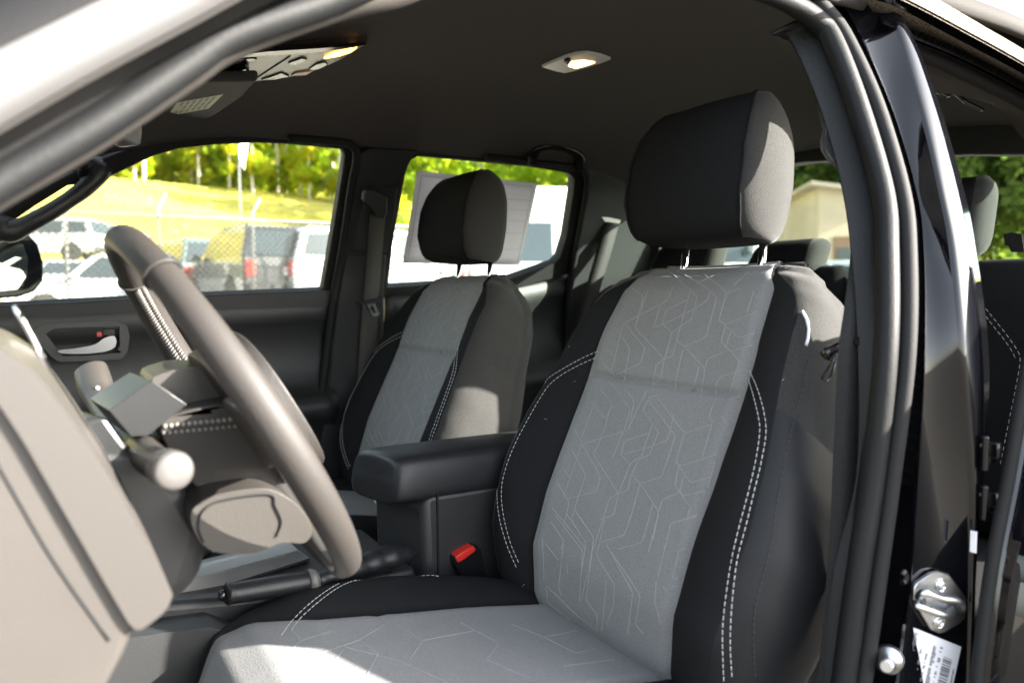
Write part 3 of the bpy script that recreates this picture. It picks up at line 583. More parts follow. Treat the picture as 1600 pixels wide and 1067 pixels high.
for L in [[(545, 70), (618, 158), (575, 260), (485, 150)], [(618, 158), (540, 400), (500, 470), (655, 715), (715, 695), (735, 600), (785, 500), (850, 475), (903, 335), (805, 200), (850, 120), (930, 95)], [(610, 35), (730, 195), (690, 330), (720, 322), (770, 200), (830, 80)],
          [(690, 330), (430, 412), (545, 608), (520, 705), (340, 748), (352, 775), (310, 950)], [(690, 60), (755, 140), (720, 320)], [(840, 140), (1008, 360), (925, 610), (790, 655), (745, 600)], [(885, 110), (1065, 345), (1235, 285), (1175, 490)], [(1065, 345), (1010, 520), (1105, 650), (1255, 603)],
          [(1010, 520), (1040, 545), (1305, 458)], [(865, 290), (800, 480), (735, 525), (655, 715), (630, 845), (545, 875)], [(850, 340), (695, 390), (670, 475), (860, 425), (960, 385), (1000, 230)], [(670, 475), (730, 545)], [(690, 330), (620, 490)],
          [(790, 655), (905, 825), (870, 1000)], [(790, 655), (720, 900), (690, 970), (575, 1005)], [(1030, 690), (1060, 730), (1230, 690)], [(1030, 550), (1005, 665), (1100, 800), (1080, 870)], [(1060, 610), (1035, 705), (925, 755), (860, 990)], [(1160, 850), (980, 900), (940, 1050)], [(500, 180), (430, 370)],
          [(385, 320), (430, 412), (350, 640), (320, 730)], [(370, 450), (455, 600), (385, 810), (500, 985)], [(280, 650), (340, 748)], [(245, 800), (460, 1060)], [(385, 810), (365, 880), (455, 1020)], [(870, 780), (805, 1010)], [(655, 715), (600, 750), (500, 1060)], [(1250, 520), (1155, 890)], [(1240, 170), (1215, 240), (1245, 280)], [(1290, 240), (1350, 310)], [(320, 570), (360, 620)], [(240, 890), (320, 1010), (300, 1060)]]:
    emboss(em, Z2(L), BV)
for L in [[(210, 200), (290, 300)], [(400, 10), (510, 155), (480, 340), (430, 555)], [(340, 10), (460, 190), (430, 400)], [(510, 155), (460, 550), (530, 640), (530, 750)], [(545, 190), (525, 270), (640, 455), (630, 600), (590, 700)], [(590, 205), (755, 505), (720, 760)], [(620, 250), (800, 520), (770, 700), (820, 760)], [(270, 20), (440, 240), (420, 560)],
          [(215, 460), (400, 640), (530, 740)], [(215, 460), (220, 560), (370, 680)], [(190, 160), (200, 420)], [(320, 190), (290, 470), (310, 520)], [(580, 30), (545, 190), (700, 145), (740, 20)], [(1180, 10), (990, 70), (910, 400)], [(1150, 215), (1045, 235), (1000, 420), (1100, 400)], [(860, 20), (810, 190), (660, 230)], [(910, 20), (850, 250)], [(590, 420), (560, 740)], [(340, 320), (350, 390)], [(1000, 460), (1060, 500)], [(940, 460), (970, 500)], [(900, 430), (890, 560), (930, 700)]]:
    emboss(em, Z3(L), BV)
CL = [[(430, 1040), (470, 1000), (520, 985), (540, 1010), (500, 1060)], [(470, 1000), (455, 985)], [(500, 1020), (560, 1000), (600, 975)], [(540, 1010), (620, 1030), (700, 1066)], [(560, 1000), (590, 1020), (570, 1060)], [(620, 975), (660, 1000), (640, 1030)], [(660, 1000), (740, 985)], [(720, 972), (780, 1005), (760, 1030), (830, 1060)], [(800, 975), (850, 995), (900, 985)], [(850, 995), (900, 1020), (930, 1012)], [(880, 1040), (960, 1030)]]
for L in CL: emboss(em, L, CV, .0009, .0004)
em.build('embossed_pattern', M_GREYLINE, seat)
rl_ = random.Random(17)
for x, y in [(983, 613), (900, 596), (820, 912), (890, 540), (850, 655), (1225, 592), (930, 690)]:
    a = rl_.random()*3.1; L = rl_.uniform(3, 7); h_ = cast([(x, y), (x+L*.5*math.cos(a)+1, y+L*.5*math.sin(a)-1), (x+L*math.cos(a), y+L*math.sin(a))], BV)
    if len(h_) == 3: lint = MB(); lint.tube([p+n*.0006 for p, n in h_], .0002, 4); lint.build('lint_fibre', M_THREAD, seat)
# ---- headrest
H0 = V((-.37, -.002, 1.389)); ht = math.radians(5.5); HU = V((0, -math.sin(ht), math.cos(ht))); HN = V((0, math.cos(ht), math.sin(ht)))
hw = [(0, .104), (.004, .111), (.012, .116), (.03, .121), (.07, .1255), (.11, .125), (.15, .121), (.175, .114), (.195, .105), (.206, .094), (.211, .078)]
hf = [(0, .062), (.006, .074), (.02, .084), (.06, .094), (.12, .091), (.16, .080), (.19, .064), (.203, .052), (.211, .034)]
hb = [(0, -.008), (.006, -.012), (.02, -.016), (.08, -.019), (.14, -.018), (.18, -.012), (.20, -.003), (.211, .012)]
mb = MB(); rows = []; NF, NSd, NBk = 18, 9, 8
gs = [0, .002, .005, .010, .018, .03, .045, .06, .08, .10, .12, .14, .155, .165, .175, .184, .191, .197, .202, .206, .209, .211]
HS = .93
for g in gs:
    W, nf, nb = lerp(hw, g)*.965, lerp(hf, g)-.003, lerp(hb, g); wf = W-.010
    lp = [(-wf+2*wf*i/NF, nf+.007*(1-(2*i/NF-1)**2)) for i in range(NF+1)]
    Rr = [bez((wf, nf-.002), (wf+.012, nf-.006), (W+.006, nb+.45*(nf-nb)), (W-.022, nb), i/NSd)[:2] for i in range(1, NSd+1)]
    bb = [((W-.022)*(1-2*i/NBk), nb-.008*math.sin(math.pi*i/NBk)) for i in range(1, NBk)]
    lp += Rr+bb+[(-a, b) for a, b in reversed(Rr)]
    rows.append([H0+V((x, 0, 0))+HU*g*HS+HN*n for x, n in lp])
mb.loft(rows, True, (True, True), fm=lambda i, j: 0 if j < NF else 1); hr = mb.build('headrest', [mat('black_headrest_cloth', (.0125, .013, .0138), .95, bump=(800, .2), var=(500, .35), spec=.08), M_CHAR], seat)
for k in (0, NF): mb = MB(); mb.tube([r[k]+HN*.0012 for r in rows[2:-1]], .0017, 8); mb.build('headrest_piping', M_DARK, seat)
for x in (-.443, -.297):
    mb = MB(); mb.tube([V((x, .012, 1.335)), V((x, .0, 1.362)), V((x, -.004, 1.40))], .0055, 14); mb.build('headrest_post', M_CHROME, seat)
    mb = MB(); mb.lathe((x, -.001, 1.351), (0, -.18, .98), [(-.012, .016), (0, .0175), (.004, .0165), (.0065, .012), (.007, .006)], 20); mb.box((x-.014, .007, 1.353), (.012, .014, .006)); mb.build('post_guide', M_PLAST, seat)
h_ = cast([(1254, 488), (1260, 500), (1263, 514), (1262, 530), (1259, 540)], BV); mb = MB(); mb.tube([p+n*.001 for p, n in h_], .0035, 8, flat=.5); mb.build('seat_side_tag', M_WHITE, seat)
# lower side shield with its lever
mb = MB(); mb.prism([(-.655, .10, .80), (-.655, .12, .70), (-.655, .60, .70), (-.655, .66, .78), (-.655, .62, .835), (-.655, .30, .845), (-.655, .16, .86)], (.04, 0, 0)); mb.build('side_shield', M_PLAST, seat, bevel=.01, seg=3)
ps = copy_tree(seat, truck); ps.location = seat.location + V((.74, 0, 0)); ps['label'] = 'passenger seat in grey patterned and black cloth'
for c_ in list(ps.children):
    if c_.name.startswith(('side_shield', 'seat_side_tag', 'dark_st', 'lint')): bpy.data.objects.remove(c_)
for c_ in ps.children:
    if c_.name.startswith('backrest'):
        c_.data = c_.data.copy()
        for f_ in c_.data.polygons:
            if f_.material_index == 3: f_.material_index = 2
# ---- rear bench
rs = empty('rear_seat', (0, -.5, .62), truck); tag(rs, 'rear bench seat with three headrests')
def rear_back(x0, x1, ins):
    mb = MB(); rows = []; n = 44; zs = [0, .06, .2, .32, .40, .44, .462, .472, .476]
    for z in zs:
        f = math.sqrt(max(0, 1-((z-.40)/.0765)**2)) if z > .40 else 1
        fr = []
        for i in range(n+1):
            x = x0+(x1-x0)*i/n; e = min(x-x0, x1-x)/(x1-x0); ed = min(1, max(0, min(x-x0, x1-x)/.03)); bul = math.sin(math.pi*min(1, max(0, (x-ins[0])/(ins[1]-ins[0]))))
            fr.append(V((x, -.615+(.05*f+.03*(ed**.5-1)-.018*bul*f)-.16*z, .905+z-(1-ed**.5)*.05*(z > .3))))
        bk = [V((x1-(x1-x0)*i/n, -.70, .905+z*.985)) for i in range(n+1)]
        rows.append(fr+bk)
    mb.loft(rows, True, (True, True), fm=lambda i, j: 0 if j < n and ins[0] <= x0+(x1-x0)*(j+.5)/n <= ins[1] else 1)
    mb.build('backrest', [M_GREY, M_DARK], rs); return BVHTree.FromPolygons([V(v) for v in mb.v], [tuple(f) for f in mb.f])
RBV = rear_back(-.64, -.115, (-.362, -.17)); rear_back(-.105, .64, (.20, .46))
def rear_head(cx, cz, w, h, t, y=-.665, parent=None):
    mb = MB(); rows = []
    for k in range(13):
        g = k/12; s = (1-abs(2*g-1)**5)**.5 if 0 < g < 1 else 0.35
        W = w/2*(.75+.25*s)*(1-.1*g); T = t/2*max(.25, s); lp = []
        for i in range(32):
            a = 2*math.pi*i/32; cxx, sxx = math.cos(a), math.sin(a); lp.append(V((cx+W*math.copysign(abs(cxx)**.55, cxx), y-.05*g+T*math.copysign(abs(sxx)**.7, sxx), cz+h*g)))
        rows.append(lp)
    mb.loft(rows, True, (True, True), fm=lambda i, j: 0 if 4 <= j < 12 else 1); o = mb.build('headrest', [M_DARK, M_CHAR], rs)
    for s in (-.06, .06):
        p = MB(); p.tube([V((cx+s, y-.01, cz-.06)), V((cx+s, y-.01, cz+.02))], .005, 10); p.build('headrest_post', M_CHROME, rs)
    return o
c1 = onY(1065, 385, -.665); rear_head(c1.x, 1.36, .25, .10, .09)
c2 = onY(1213, 392, -.66); rear_head(c2.x-.01, 1.36, .20, .085, .10)
c3 = onY(1541, 330, -.665); rear_head(c3.x+.104, 1.385, .21, .155, .10)
for a in (-.42, .28): mb = MB(); mb.box((a, -.44, .83), (.46, .42, .12)); mb.build('seat_cushion', M_DARK, rs, bevel=.04, seg=4)
mb = MB(); mb.prism([onY(x, y, -.64) for x, y in [(1568, 366), (1580, 363), (1596, 366), (1600, 394), (1580, 394), (1575, 384), (1570, 384)]], (0, -.004, 0)); mb.build('release_strap', M_RUB, rs)
for ln in ([(1540, 482), (1556, 502), (1572, 522), (1588, 545), (1594, 560), (1590, 590), (1580, 640), (1570, 690), (1562, 730)], [(1540, 494), (1554, 512), (1570, 532), (1583, 552), (1588, 566)]):
    sr = MB(); stitch(sr, ln, RBV, .009, .003, .0009); sr.build('white_stitching', M_THREAD, rs)
# rear passenger belt
rb = ribbon('seat_belt', [onX(x, y, .60) for x, y in [(945, 343), (938, 370), (928, 405), (918, 440), (908, 480), (900, 520)]], [onX(x, y, .595) for x, y in [(968, 346), (962, 370), (952, 405), (941, 440), (930, 480), (920, 520)]], M_BELT, truck, (-.8, .5, 0), nn=4); tag(rb, 'rear shoulder belt at the passenger side')
mb = MB(); mb.prism([onX(x, y, .592) for x, y in [(938, 318), (944, 332), (952, 340), (970, 344), (968, 350), (945, 346), (937, 335)]], (.01, 0, 0)); mb.build('belt_guide', M_GLOSSB, rb)
# front passenger belt
fb = ribbon('seat_belt', [onS(x, y, .045, 1) for x, y in [(578, 335), (575, 380), (571, 430), (566, 480), (562, 540), (558, 600)]], [onS(x, y, .045, 1) for x, y in [(602, 335), (598, 380), (594, 430), (590, 480), (588, 540), (580, 600)]], mat('pale_belt_webbing', (.05, .046, .042), .8, bump=(600, .4)), truck, (-.9, -.3, 0), nn=4); tag(fb, 'front passenger shoulder belt with steel tongue')
mb = MB(); mb.prism([onS(x, y, .07, 1) for x, y in [(569, 304), (573, 297), (590, 298), (606, 308), (606, 334), (600, 344), (588, 340), (580, 326), (568, 316)]], (.022, 0, .008)); mb.build('belt_guide', M_PLAST, fb, bevel=.005, seg=3)
mb = MB(); mb.prism([onS(x, y, .052, 1) for x, y in [(558, 468), (566, 472), (590, 467), (598, 463), (597, 471), (585, 478), (584, 484), (575, 485), (573, 478), (561, 474)]], (.010, 0, .003)); mb.build('belt_stop', M_PLAST, fb, bevel=.002)
mb = MB(); mb.prism([onS(x, y, .058, 1) for x, y in [(573, 476), (585, 474), (593, 490), (590, 494), (582, 494)]], (.002, 0, 0), 0, False, [[onS(x, y, .058, 1) for x, y in [(578, 480), (584, 479), (588, 489), (584, 490)]]]); mb.build('belt_tongue', M_STEEL, fb)
# ================================================================== STEERING WHEEL
WC = V((-.37, .667, 1.213)); wt = .52; W1 = V((1, 0, 0)); W2 = V((0, math.sin(wt), math.cos(wt))); WA = V((0, -math.cos(wt), math.sin(wt)))
def wp(x, y, a=0): return WC+W1*x+W2*y+WA*a
def wr(th, r=.188, a=0): return wp(r*math.cos(th), r*math.sin(th), a)
sw = empty('steering_wheel', WC, truck); tag(sw, 'leather wrapped steering wheel with laced seams')
mb = MB(); N = 120; rows = []
for k in range(N):
    th = 2*math.pi*k/N; dg = math.degrees(th) % 360
    grip = .0127 + .0014*max(0, math.cos(2*(th-math.radians(0))))
    c = wr(th); er = (c-WC).normalized()
    rows.append([c+er*(math.cos(a)*grip*.92)+WA*(math.sin(a)*grip*1.08) for a in [2*math.pi*i/20 for i in range(20)]])
rows.append(rows[0])
def band(i, j): 
    dg = 360*i/N; return 0 if 52 <= dg < 128 else 1
M_WPERF = mat('perforated_wheel_leather', (.027, .024, .022), .58, spec=.25); _t = M_WPERF.node_tree
_tc = [n for n in _t.nodes if n.type == 'TEX_COORD'][0]; _v = _t.nodes.new('ShaderNodeTexVoronoi'); _v.inputs['Scale'].default_value = 520; _v.inputs['Randomness'].default_value = .6; _t.links.new(_tc.outputs['Object'], _v.inputs['Vector'])
_b = _t.nodes.new('ShaderNodeBump'); _b.inputs['Strength'].default_value = .22; _b.inputs['Distance'].default_value = .0008; _t.links.new(_v.outputs['Distance'], _b.inputs['Height']); _t.links.new(_b.outputs[0], _t.nodes['Principled BSDF'].inputs['Normal'])
mb.loft(rows, True, (False, False), fm=band); rim = mb.build('wheel_rim', [M_WHEEL, M_WPERF], sw)
for dg in (52, 128):
    mb = MB(); th = math.radians(dg); c = wr(th); er = (c-WC).normalized(); mb.tube([c+er*(math.cos(a)*.0128)+WA*(math.sin(a)*.0150) for a in [2*math.pi*i/24 for i in range(24)]], .0014, 8, closed=True); mb.build('wheel_seam', M_WHEEL, sw)
mb = MB()
for k in range(64):                       # laced seam on the inside of the rim
    th = math.radians(-34+k*1.35)
    for s in (0, 1):
        c = wr(th+math.radians(.5*s), .188); er = (c-WC).normalized(); p = c-er*(.0134)-WA*(.004-.006*s)
        tg = V((0, 0, 0))+W1*(-math.sin(th))+W2*math.cos(th)
        mb.tube([p-tg*.0012-WA*.003, p-er*.0008, p+tg*.0012+WA*.003], .0012, 5)
mb.build('lacing', mat('lacing_thread', (.10, .092, .085), .5), sw)
def ell(cx, cy, rx, ry, n=28, p=2.6): return [(cx+rx*math.copysign(abs(math.cos(2*math.pi*i/n))**(2/p), math.cos(2*math.pi*i/n)), cy+ry*math.copysign(abs(math.sin(2*math.pi*i/n))**(2/p), math.sin(2*math.pi*i/n))) for i in range(n)]
def pad(outline, a0, a1, name, m, bev, parent=sw, round_=1.0):
    mb = MB(); mb.prism([wp(x, y, a0) for x, y in outline], WA*(a1-a0)); return mb.build(name, m, parent, bevel=bev, seg=4)
M_HUBC = mat('hub_back_plastic', (.028, .025, .022), .45, bump=(600, .15))
# hub in side profile, spokes, airbag
pad(ell(0, -.012, .085, .078), -.005, .040, 'airbag_cover', M_WHEEL, .012)
def prof(px, X, dx, name, m, bev, seg=4):
    mb = MB(); mb.prism(smooth_path([onX(x, y, X) for x, y in px], 3, True), (dx, 0, 0)); return mb.build(name, m, sw, bevel=bev, seg=seg)
prof([(236, 598), (262, 581), (300, 574), (330, 577), (352, 598), (386, 622), (386, 640), (340, 646), (300, 640), (262, 650)], -.385, .10, 'wheel_spoke', M_HUBC, .007)
prof([(252, 660), (300, 640), (386, 630), (410, 672), (450, 720), (470, 786), (430, 790), (380, 776), (325, 770), (285, 740), (262, 700)], -.430, .12, 'hub_body', M_WPERF, .010)
prof([(299, 800), (318, 781), (345, 771), (400, 763), (432, 768), (468, 792), (488, 826), (476, 848), (440, 848), (398, 864), (345, 864), (318, 852), (302, 826)], -.475, .13, 'hub_cover', M_HUBC, .008)
mb = MB(); mb.tube(smooth_path([onX(x, y, -.4765) for x, y in [(318, 846), (310, 825), (316, 800), (345, 782), (420, 772), (430, 790), (440, 815), (432, 838)]], 6), .0009, 6); mb.build('cover_seam', M_RUB, sw)
mb = MB(); mb.tube(smooth_path([onX(x, y, -.387) for x, y in [(298, 640), (330, 628), (360, 620), (384, 618)]], 6), .0022, 8); mb.build('spoke_seam', M_WHEEL, sw)
lc = MB()
for k in range(14):
    q0 = onX(258+9.3*k, 666-1.0*k, -.4315); lc.lathe(q0, (-1, 0, 0), [(-.002, .0022), (.0006, .0019), (.0012, .0008)], 8)
    q0 = onX(256+9.3*k, 677-.9*k, -.4315); lc.lathe(q0, (-1, 0, 0), [(-.002, .0016), (.0006, .0014), (.0010, .0006)], 8)
lc.build('lacing', mat('hub_lacing', (.13, .12, .11), .5), sw)
for s in (-1, 1):
    pad([(s*.07, .028), (s*.12, .030), (s*.178, .026), (s*.180, -.026), (s*.125, -.032), (s*.07, -.05)], -.012, .010, 'wheel_spoke', M_HUBC, .008)
    pad([(s*.085, .020), (s*.14, .022), (s*.145, -.022), (s*.085, -.03)], .008, .020, 'switch_pad', M_PLAST, .004)
    pad([(s*.02, -.07), (s*.055, -.06), (s*.115, -.150), (s*.078, -.172)], -.016, .006, 'wheel_spoke', M_HUBC, .008)
# ---- steering column with shrouds and stalks
colm = empty('steering_column', WC-WA*.15, truck); tag(colm, 'steering column shroud with two stalks')
def sect(c, w, h, n=24, p=3.2, dy=0): return [c+W1*x+W2*y for x, y in ell(0, dy, w, h, n, p)]
mb = MB(); mb.loft([sect(WC-WA*a, w, h, dy=dy) for a, w, h, dy in [(.055, .040, .036, -.02), (.06, .044, .040, -.02), (.14, .044, .040, -.02), (.20, .044, .040, -.02)]], True, (True, True)); mb.build('column_shroud', M_PLAST, colm)
M_SHR = mat('shroud_smooth_plastic', (.012, .0125, .013), .33)
mb = MB(); mb.prism(([onX(x, y, -.43) for x, y in [(170, 641), (204, 617), (238, 595), (292, 632), (262, 656), (232, 680), (205, 682)]]), (.09, .01, 0)); mb.build('upper_shroud', M_SHR, colm, bevel=.006, seg=3)
mb = MB(); mb.prism(([onX(x, y, -.425) for x, y in [(105, 668), (150, 650), (172, 655), (204, 700), (215, 745), (150, 745)]]), (.07, .02, 0)); mb.build('upper_shroud', M_SHR, colm, bevel=.006, seg=3)
mb = MB(); mb.prism([V((-.44, y, z)) for y, z in [(.735, 1.185), (.80, 1.20), (.92, 1.18), (.92, 1.00), (.80, 1.02), (.715, 1.065), (.700, 1.11)]], (.14, 0, 0)); mb.build('lower_shroud', M_PLAST, colm, bevel=.025, seg=4)
mb = MB(); p = smooth_path([V((-.40, .752, 1.188)), V((-.47, .750, 1.190)), V((-.535, .747, 1.196))], 6); mb.tube(p, [.015-.003*i/12 for i in range(len(p))], 16); ks = mb.build('control_stalk', M_HUBC, colm)
c = V((-.532, .747, 1.196)); mb = MB(); mb.lathe(c, (-1, -.12, .05), [(-.008, .0115), (-.006, .0140), (-.001, .0143), (0, .0130), (.002, .0130), (.003, .0146), (.016, .0148), (.0195, .0138), (.021, .011), (.0212, .005)], 24); mb.build('stalk_knob', mat('stalk_knob_plastic', (.055, .052, .05), .4), colm)
mb = MB(); p = smooth_path([V((-.33, .752, 1.175)), V((-.255, .768, 1.197)), V((-.21, .775, 1.216)), V((-.185, .780, 1.238)), V((-.178, .782, 1.246))], 6); n_ = len(p); mb.tube(p, [lerp([(0, .011), (.4, .014), (.6, .0185), (.85, .0175), (.95, .013), (1, .006)], i/(n_-1)) for i in range(n_)], 16, flat=.85); mb.build('control_stalk', M_HUBC, colm)
mb = MB()
for q in ((152, 606), (146, 633), (150, 628), (158, 630)):
    c = onX(q[0], q[1], -.222); mb.lathe(c, (-.8, .4, .3), [(-.003, .0016), (.0, .0022), (.0005, .001)], 10)
mb.build('stalk_marks', M_WHITE, colm)
# ================================================================== DASHBOARD
dash = empty('dashboard', (0, 1.0, .62), truck); tag(dash, 'dashboard end beside the driver door')
def bar(px, X, dx, name, m, bev, seg=4):
    mb = MB(); mb.prism(smooth_path([onX(x, y, X) for x, y in px], 3, True), (dx, 0, 0)); return mb.build(name, m, dash, bevel=bev, seg=seg)
bar([(-120, 500), (-40, 528), (6, 548), (48, 576), (94, 632), (150, 712), (205, 800), (264, 915), (268, 934), (256, 956), (222, 982), (206, 978), (186, 948), (100, 800), (4, 640), (-120, 500)], -.602, .20, 'dash_trim', mat('dash_trim_satin', (.042, .038, .035), .42, bump=(500, .08)), .026)
bar([(-140, 500), (20, 620), (110, 775), (222, 940), (206, 990), (190, 1030), (150, 1110), (80, 1300), (-200, 1300)], -.596, .22, 'dash_end_panel', M_DASH, .009)
mb = MB(); mb.tube(smooth_path([onX(x, y, -.5958) for x, y in [(-120, 560), (-20, 700), (80, 870), (170, 1000)]], 6), .0013, 6); mb.build('panel_gap', M_RUB, dash)
mb = MB(); rows = []
for x in [-.60+.05*i for i in range(26)]:
    k = 1 if x > -.2 else 0
    rows.append([V((x, y, z)) for y, z in [(.98, .70), (.93, .85), (.90, 1.05), (.885, 1.15), (.90, 1.20), (.96, 1.225), (1.1, 1.235), (1.40, 1.19), (1.42, .70)]])
mb.loft(rows, True, (True, True)); mb.build('dash_body', M_DASH, dash)
mb = MB(); mb.loft([[V((-.37+w*math.cos(a), y, 1.20+h*max(0, math.sin(a)))) for a in [math.pi*i/16 for i in range(17)]] for y, w, h in [(.90, .17, .085), (.93, .185, .10), (1.05, .19, .10), (1.2, .18, .06)]], False, (True, True)); mb.build('gauge_hood', M_DASH, dash, solid=.01)
mb = MB(); mb.tube([onX(x, y, -.45) for x, y in [(22, 478), (40, 508), (58, 542), (75, 575)]], .0025, 8); mb.build('chrome_strip', M_CHROME, dash)
mb = MB(); mb.box((-.35, .93, .98), (.44, .10, .26)); mb.build('knee_panel', M_PLAST, dash, bevel=.02)
# ================================================================== CENTRE CONSOLE
con = empty('centre_console', (0, .3, .62), truck); tag(con, 'centre console between the front seats')
mb = MB(); mb.prism([V((-.098, y, z)) for y, z in [(.352, .63), (.338, .90), (.341, 1.005), (.325, 1.018), (-.12, 1.018), (-.12, .63)]], (.118, .036, 0)); mb.build('console_bin', M_PLAST, con, bevel=.010, seg=3)
# padded lid
mb = MB(); rows = []
lid = [(.425, .70, .0), (.4245, .86, .008), (.420, .95, .014), (.405, .99, .017), (.38, 1, .018), (.2, 1, .018), (0, 1, .018), (-.10, .99, .016), (-.125, .93, .010), (-.13, .8, 0)]
for y, k, c_ in lid:
    hw_ = .100*k; zt = 1.078*1+0.0; zb = 1.009; zt = 1.062+.018*k-(.03*(1-k)); loop = []
    loop += [(hw_-.010, zb-.004), (hw_, zb+.006), (hw_*1.0, zb+.028), (hw_-.006, zt-.016), (hw_-.020, zt-.004), (hw_-.045, zt)]
    loop += [(0, zt+.003)]
    loop += [(-a, b) for a, b in reversed(loop[:-1])]
    rows.append([V((a*.66-.034, y-.047+.25*(a*.66+.066)+(.004 if b < zb+.03 else 0)*(y > .4), b+.02*(max(0, y-.30))*0)) for a, b in loop])
mb.loft(rows, True, (True, True)); mb.build('armrest_lid', M_LEATH, con, subsurf=2)
mb = MB(); mb.prism([onY(x, y, .352) for x, y in [(580, 770), (588, 768), (614, 784), (614, 798), (606, 797), (586, 788)]], (0, -.02, 0), 0, False, [[onY(x, y, .352) for x, y in [(584, 774), (588, 772), (610, 786), (608, 793), (588, 784)]]]); mb.build('latch', M_GLOSSB, con, bevel=.001)
mb = MB(); mb.box((-.0995, .318, .83), (.004, .0025, .38)); mb.build('panel_gap', M_RUB, con)
# front console: body with a recess for the hand brake
mb = MB(); mb.prism([V((-.115, y, z)) for y, z in [(.36, .63), (.36, .915), (.48, .918), (.60, .922), (.78, .945), (.95, .99), (1.0, .99), (1.0, .63)]], (.235, 0, 0)); mb.build('front_console', M_PLAST, con, bevel=.012, seg=3)
mb = MB(); mb.prism([V((-.168, y, z)) for y, z in [(.34, .63), (.34, .85), (.52, .862), (.585, .866), (.66, .915), (.74, .922), (.86, .935), (1.0, .95), (1.0, .63)]], (.06, 0, 0)); mb.build('side_panel', M_PLAST, con, bevel=.010, seg=3)
mb = MB(); mb.prism([V((-.172, y, z)) for y, z in [(.34, .63), (.34, .80), (.50, .815), (.62, .82), (.74, .80), (.90, .74), (.98, .63)]], (.02, 0, 0)); mb.build('lower_side_panel', M_PLAST2, con, bevel=.006, seg=3)
tu = [onZ(x, y, .948) for x, y in [(270, 896), (298, 886), (345, 874), (395, 861), (439, 850), (452, 846)]]
tm = [onZ(x, y, .945) for x, y in [(258, 918), (291, 906), (345, 892), (400, 877), (452, 863), (466, 859)]]
tl = [onZ(x, y, .926) for x, y in [(225, 955), (262, 941), (330, 918), (400, 896), (467, 875), (482, 870)]]
strips('silver_trim', [[p+V((.03, 0, -.004)) for p in tu], tu, tm, tl, [p+V((.012, 0, -.008)) for p in tl]], [M_SILVER], [0]*4, con, solid=.002)
mb = MB(); mb.tube(smooth_path([p+V((-.003, .0, -.003)) for p in tl], 4), .0022, 8); mb.build('trim_gap', M_RUB, con)
mb = MB(); mb.prism([onZ(x, y, .935) for x, y in [(296, 880), (330, 858), (380, 850), (430, 850), (445, 842), (420, 800), (330, 800), (280, 850)]], (0, 0, -.02)); mb.build('gear_panel', M_GLOSSB, con, bevel=.003)
# leather boot behind the hand brake
mb = MB(); rows = []; rr_ = random.Random(5)
bp0 = smooth_path([onX(492, 908, -.14), onX(530, 893, -.13), onX(575, 880, -.118), onX(615, 868, -.11), onX(650, 862, -.10)], 5)
mb.tube(bp0, [lerp([(0, .010), (.4, .019), (.75, .022), (.93, .014), (1, .004)], i/(len(bp0)-1))+.0018*math.sin(i*1.9) for i in range(len(bp0))], 18, flat=.8, up=(0, 0, 1)); mb.build('brake_boot', M_LEATH, con, subsurf=1)
hb_ = empty('parking_brake', onX(420, 920, -.145), truck); tag(hb_, 'parking brake lever with push button')
p = [onX(352, 928, -.15), onX(372, 925, -.148), onX(420, 917, -.146), onX(470, 909, -.144), onX(484, 907, -.143)]
mb = MB(); q = smooth_path(p, 6); n_ = len(q); mb.tube(q, [lerp([(0, .0125), (.04, .0165), (.2, .0155), (.6, .0165), (.9, .0145), (1, .0125)], i/(n_-1)) for i in range(n_)], 18, flat=.85, up=(0, 0, 1)); mb.build('brake_grip', M_LEATH, hb_)
mb = MB(); mb.tube([onX(354, 928, -.15), onX(344, 930, -.15), onX(341, 930.5, -.15)], [.0065, .0068, .005], 14); mb.build('brake_button', M_GLOSSB, hb_)
mb = MB(); mb.tube([onX(482, 908, -.143), onX(487, 907, -.143), onX(494, 905, -.142)], [.0150, .0165, .0145], 18); mb.build('brake_collar', mat('collar_leather', (.09, .085, .08), .45, bump=(300, .5)), hb_)
# ---- buckle
bkl = empty('belt_buckle', onX(735, 890, -.112), truck); tag(bkl, 'black belt buckle with red release button')
BX = -.116
mb = MB(); mb.prism([onX(x, y, BX) for x, y in [(710, 871), (744, 851), (752, 858), (764, 905), (722, 905), (712, 884)]], (.022, 0, 0)); mb.build('buckle_body', M_GLOSSB, bkl, bevel=.003, seg=3)
mb = MB(); mb.prism([onX(x, y, BX-.0015) for x, y in [(712, 871), (720, 864), (740, 853), (744, 857), (742, 862), (726, 874), (716, 879)]], (.02, 0, 0)); mb.build('release_button', M_RED, bkl, bevel=.0015)
# ---- the sheet of paper stuck to the rear passenger window
pq = [onS(x, y, -.004, 1) for x, y in [(652, 267), (629, 411), (812, 414), (839, 287)]]
mb = MB(); nrm = (pq[1]-pq[0]).cross(pq[2]-pq[0]).normalized(); nrm = nrm if nrm.x < 0 else -nrm
M_SHEET = mat('back_of_printed_sheet', (.78, .76, .79), .9, var=(14, .04)); _t = M_SHEET.node_tree
_tl = _t.nodes.new('ShaderNodeBsdfTranslucent'); _tl.inputs[0].default_value = (.60, .58, .62, 1); _mx = _t.nodes.new('ShaderNodeMixShader'); _mx.inputs[0].default_value = .42
_t.links.new(_t.nodes['Principled BSDF'].outputs[0], _mx.inputs[1]); _t.links.new(_tl.outputs[0], _mx.inputs[2]); _t.links.new(_mx.outputs[0], [n for n in _t.nodes if n.type == 'OUTPUT_MATERIAL'][0].inputs[0])
PU = 10; rows = [[quad_at(pq, i/PU, j/PU)+nrm*(.002*math.sin(i*.7+j*.3)) for j in range(PU+1)] for i in range(PU+1)]
mb.loft(rows, False, (False, False)); paper = mb.build('paper_sheet', M_SHEET, None, solid=.0004)
tag(paper, 'white printed paper sheet stuck on the rear passenger window behind the headrest', 'paper')
mb = MB()
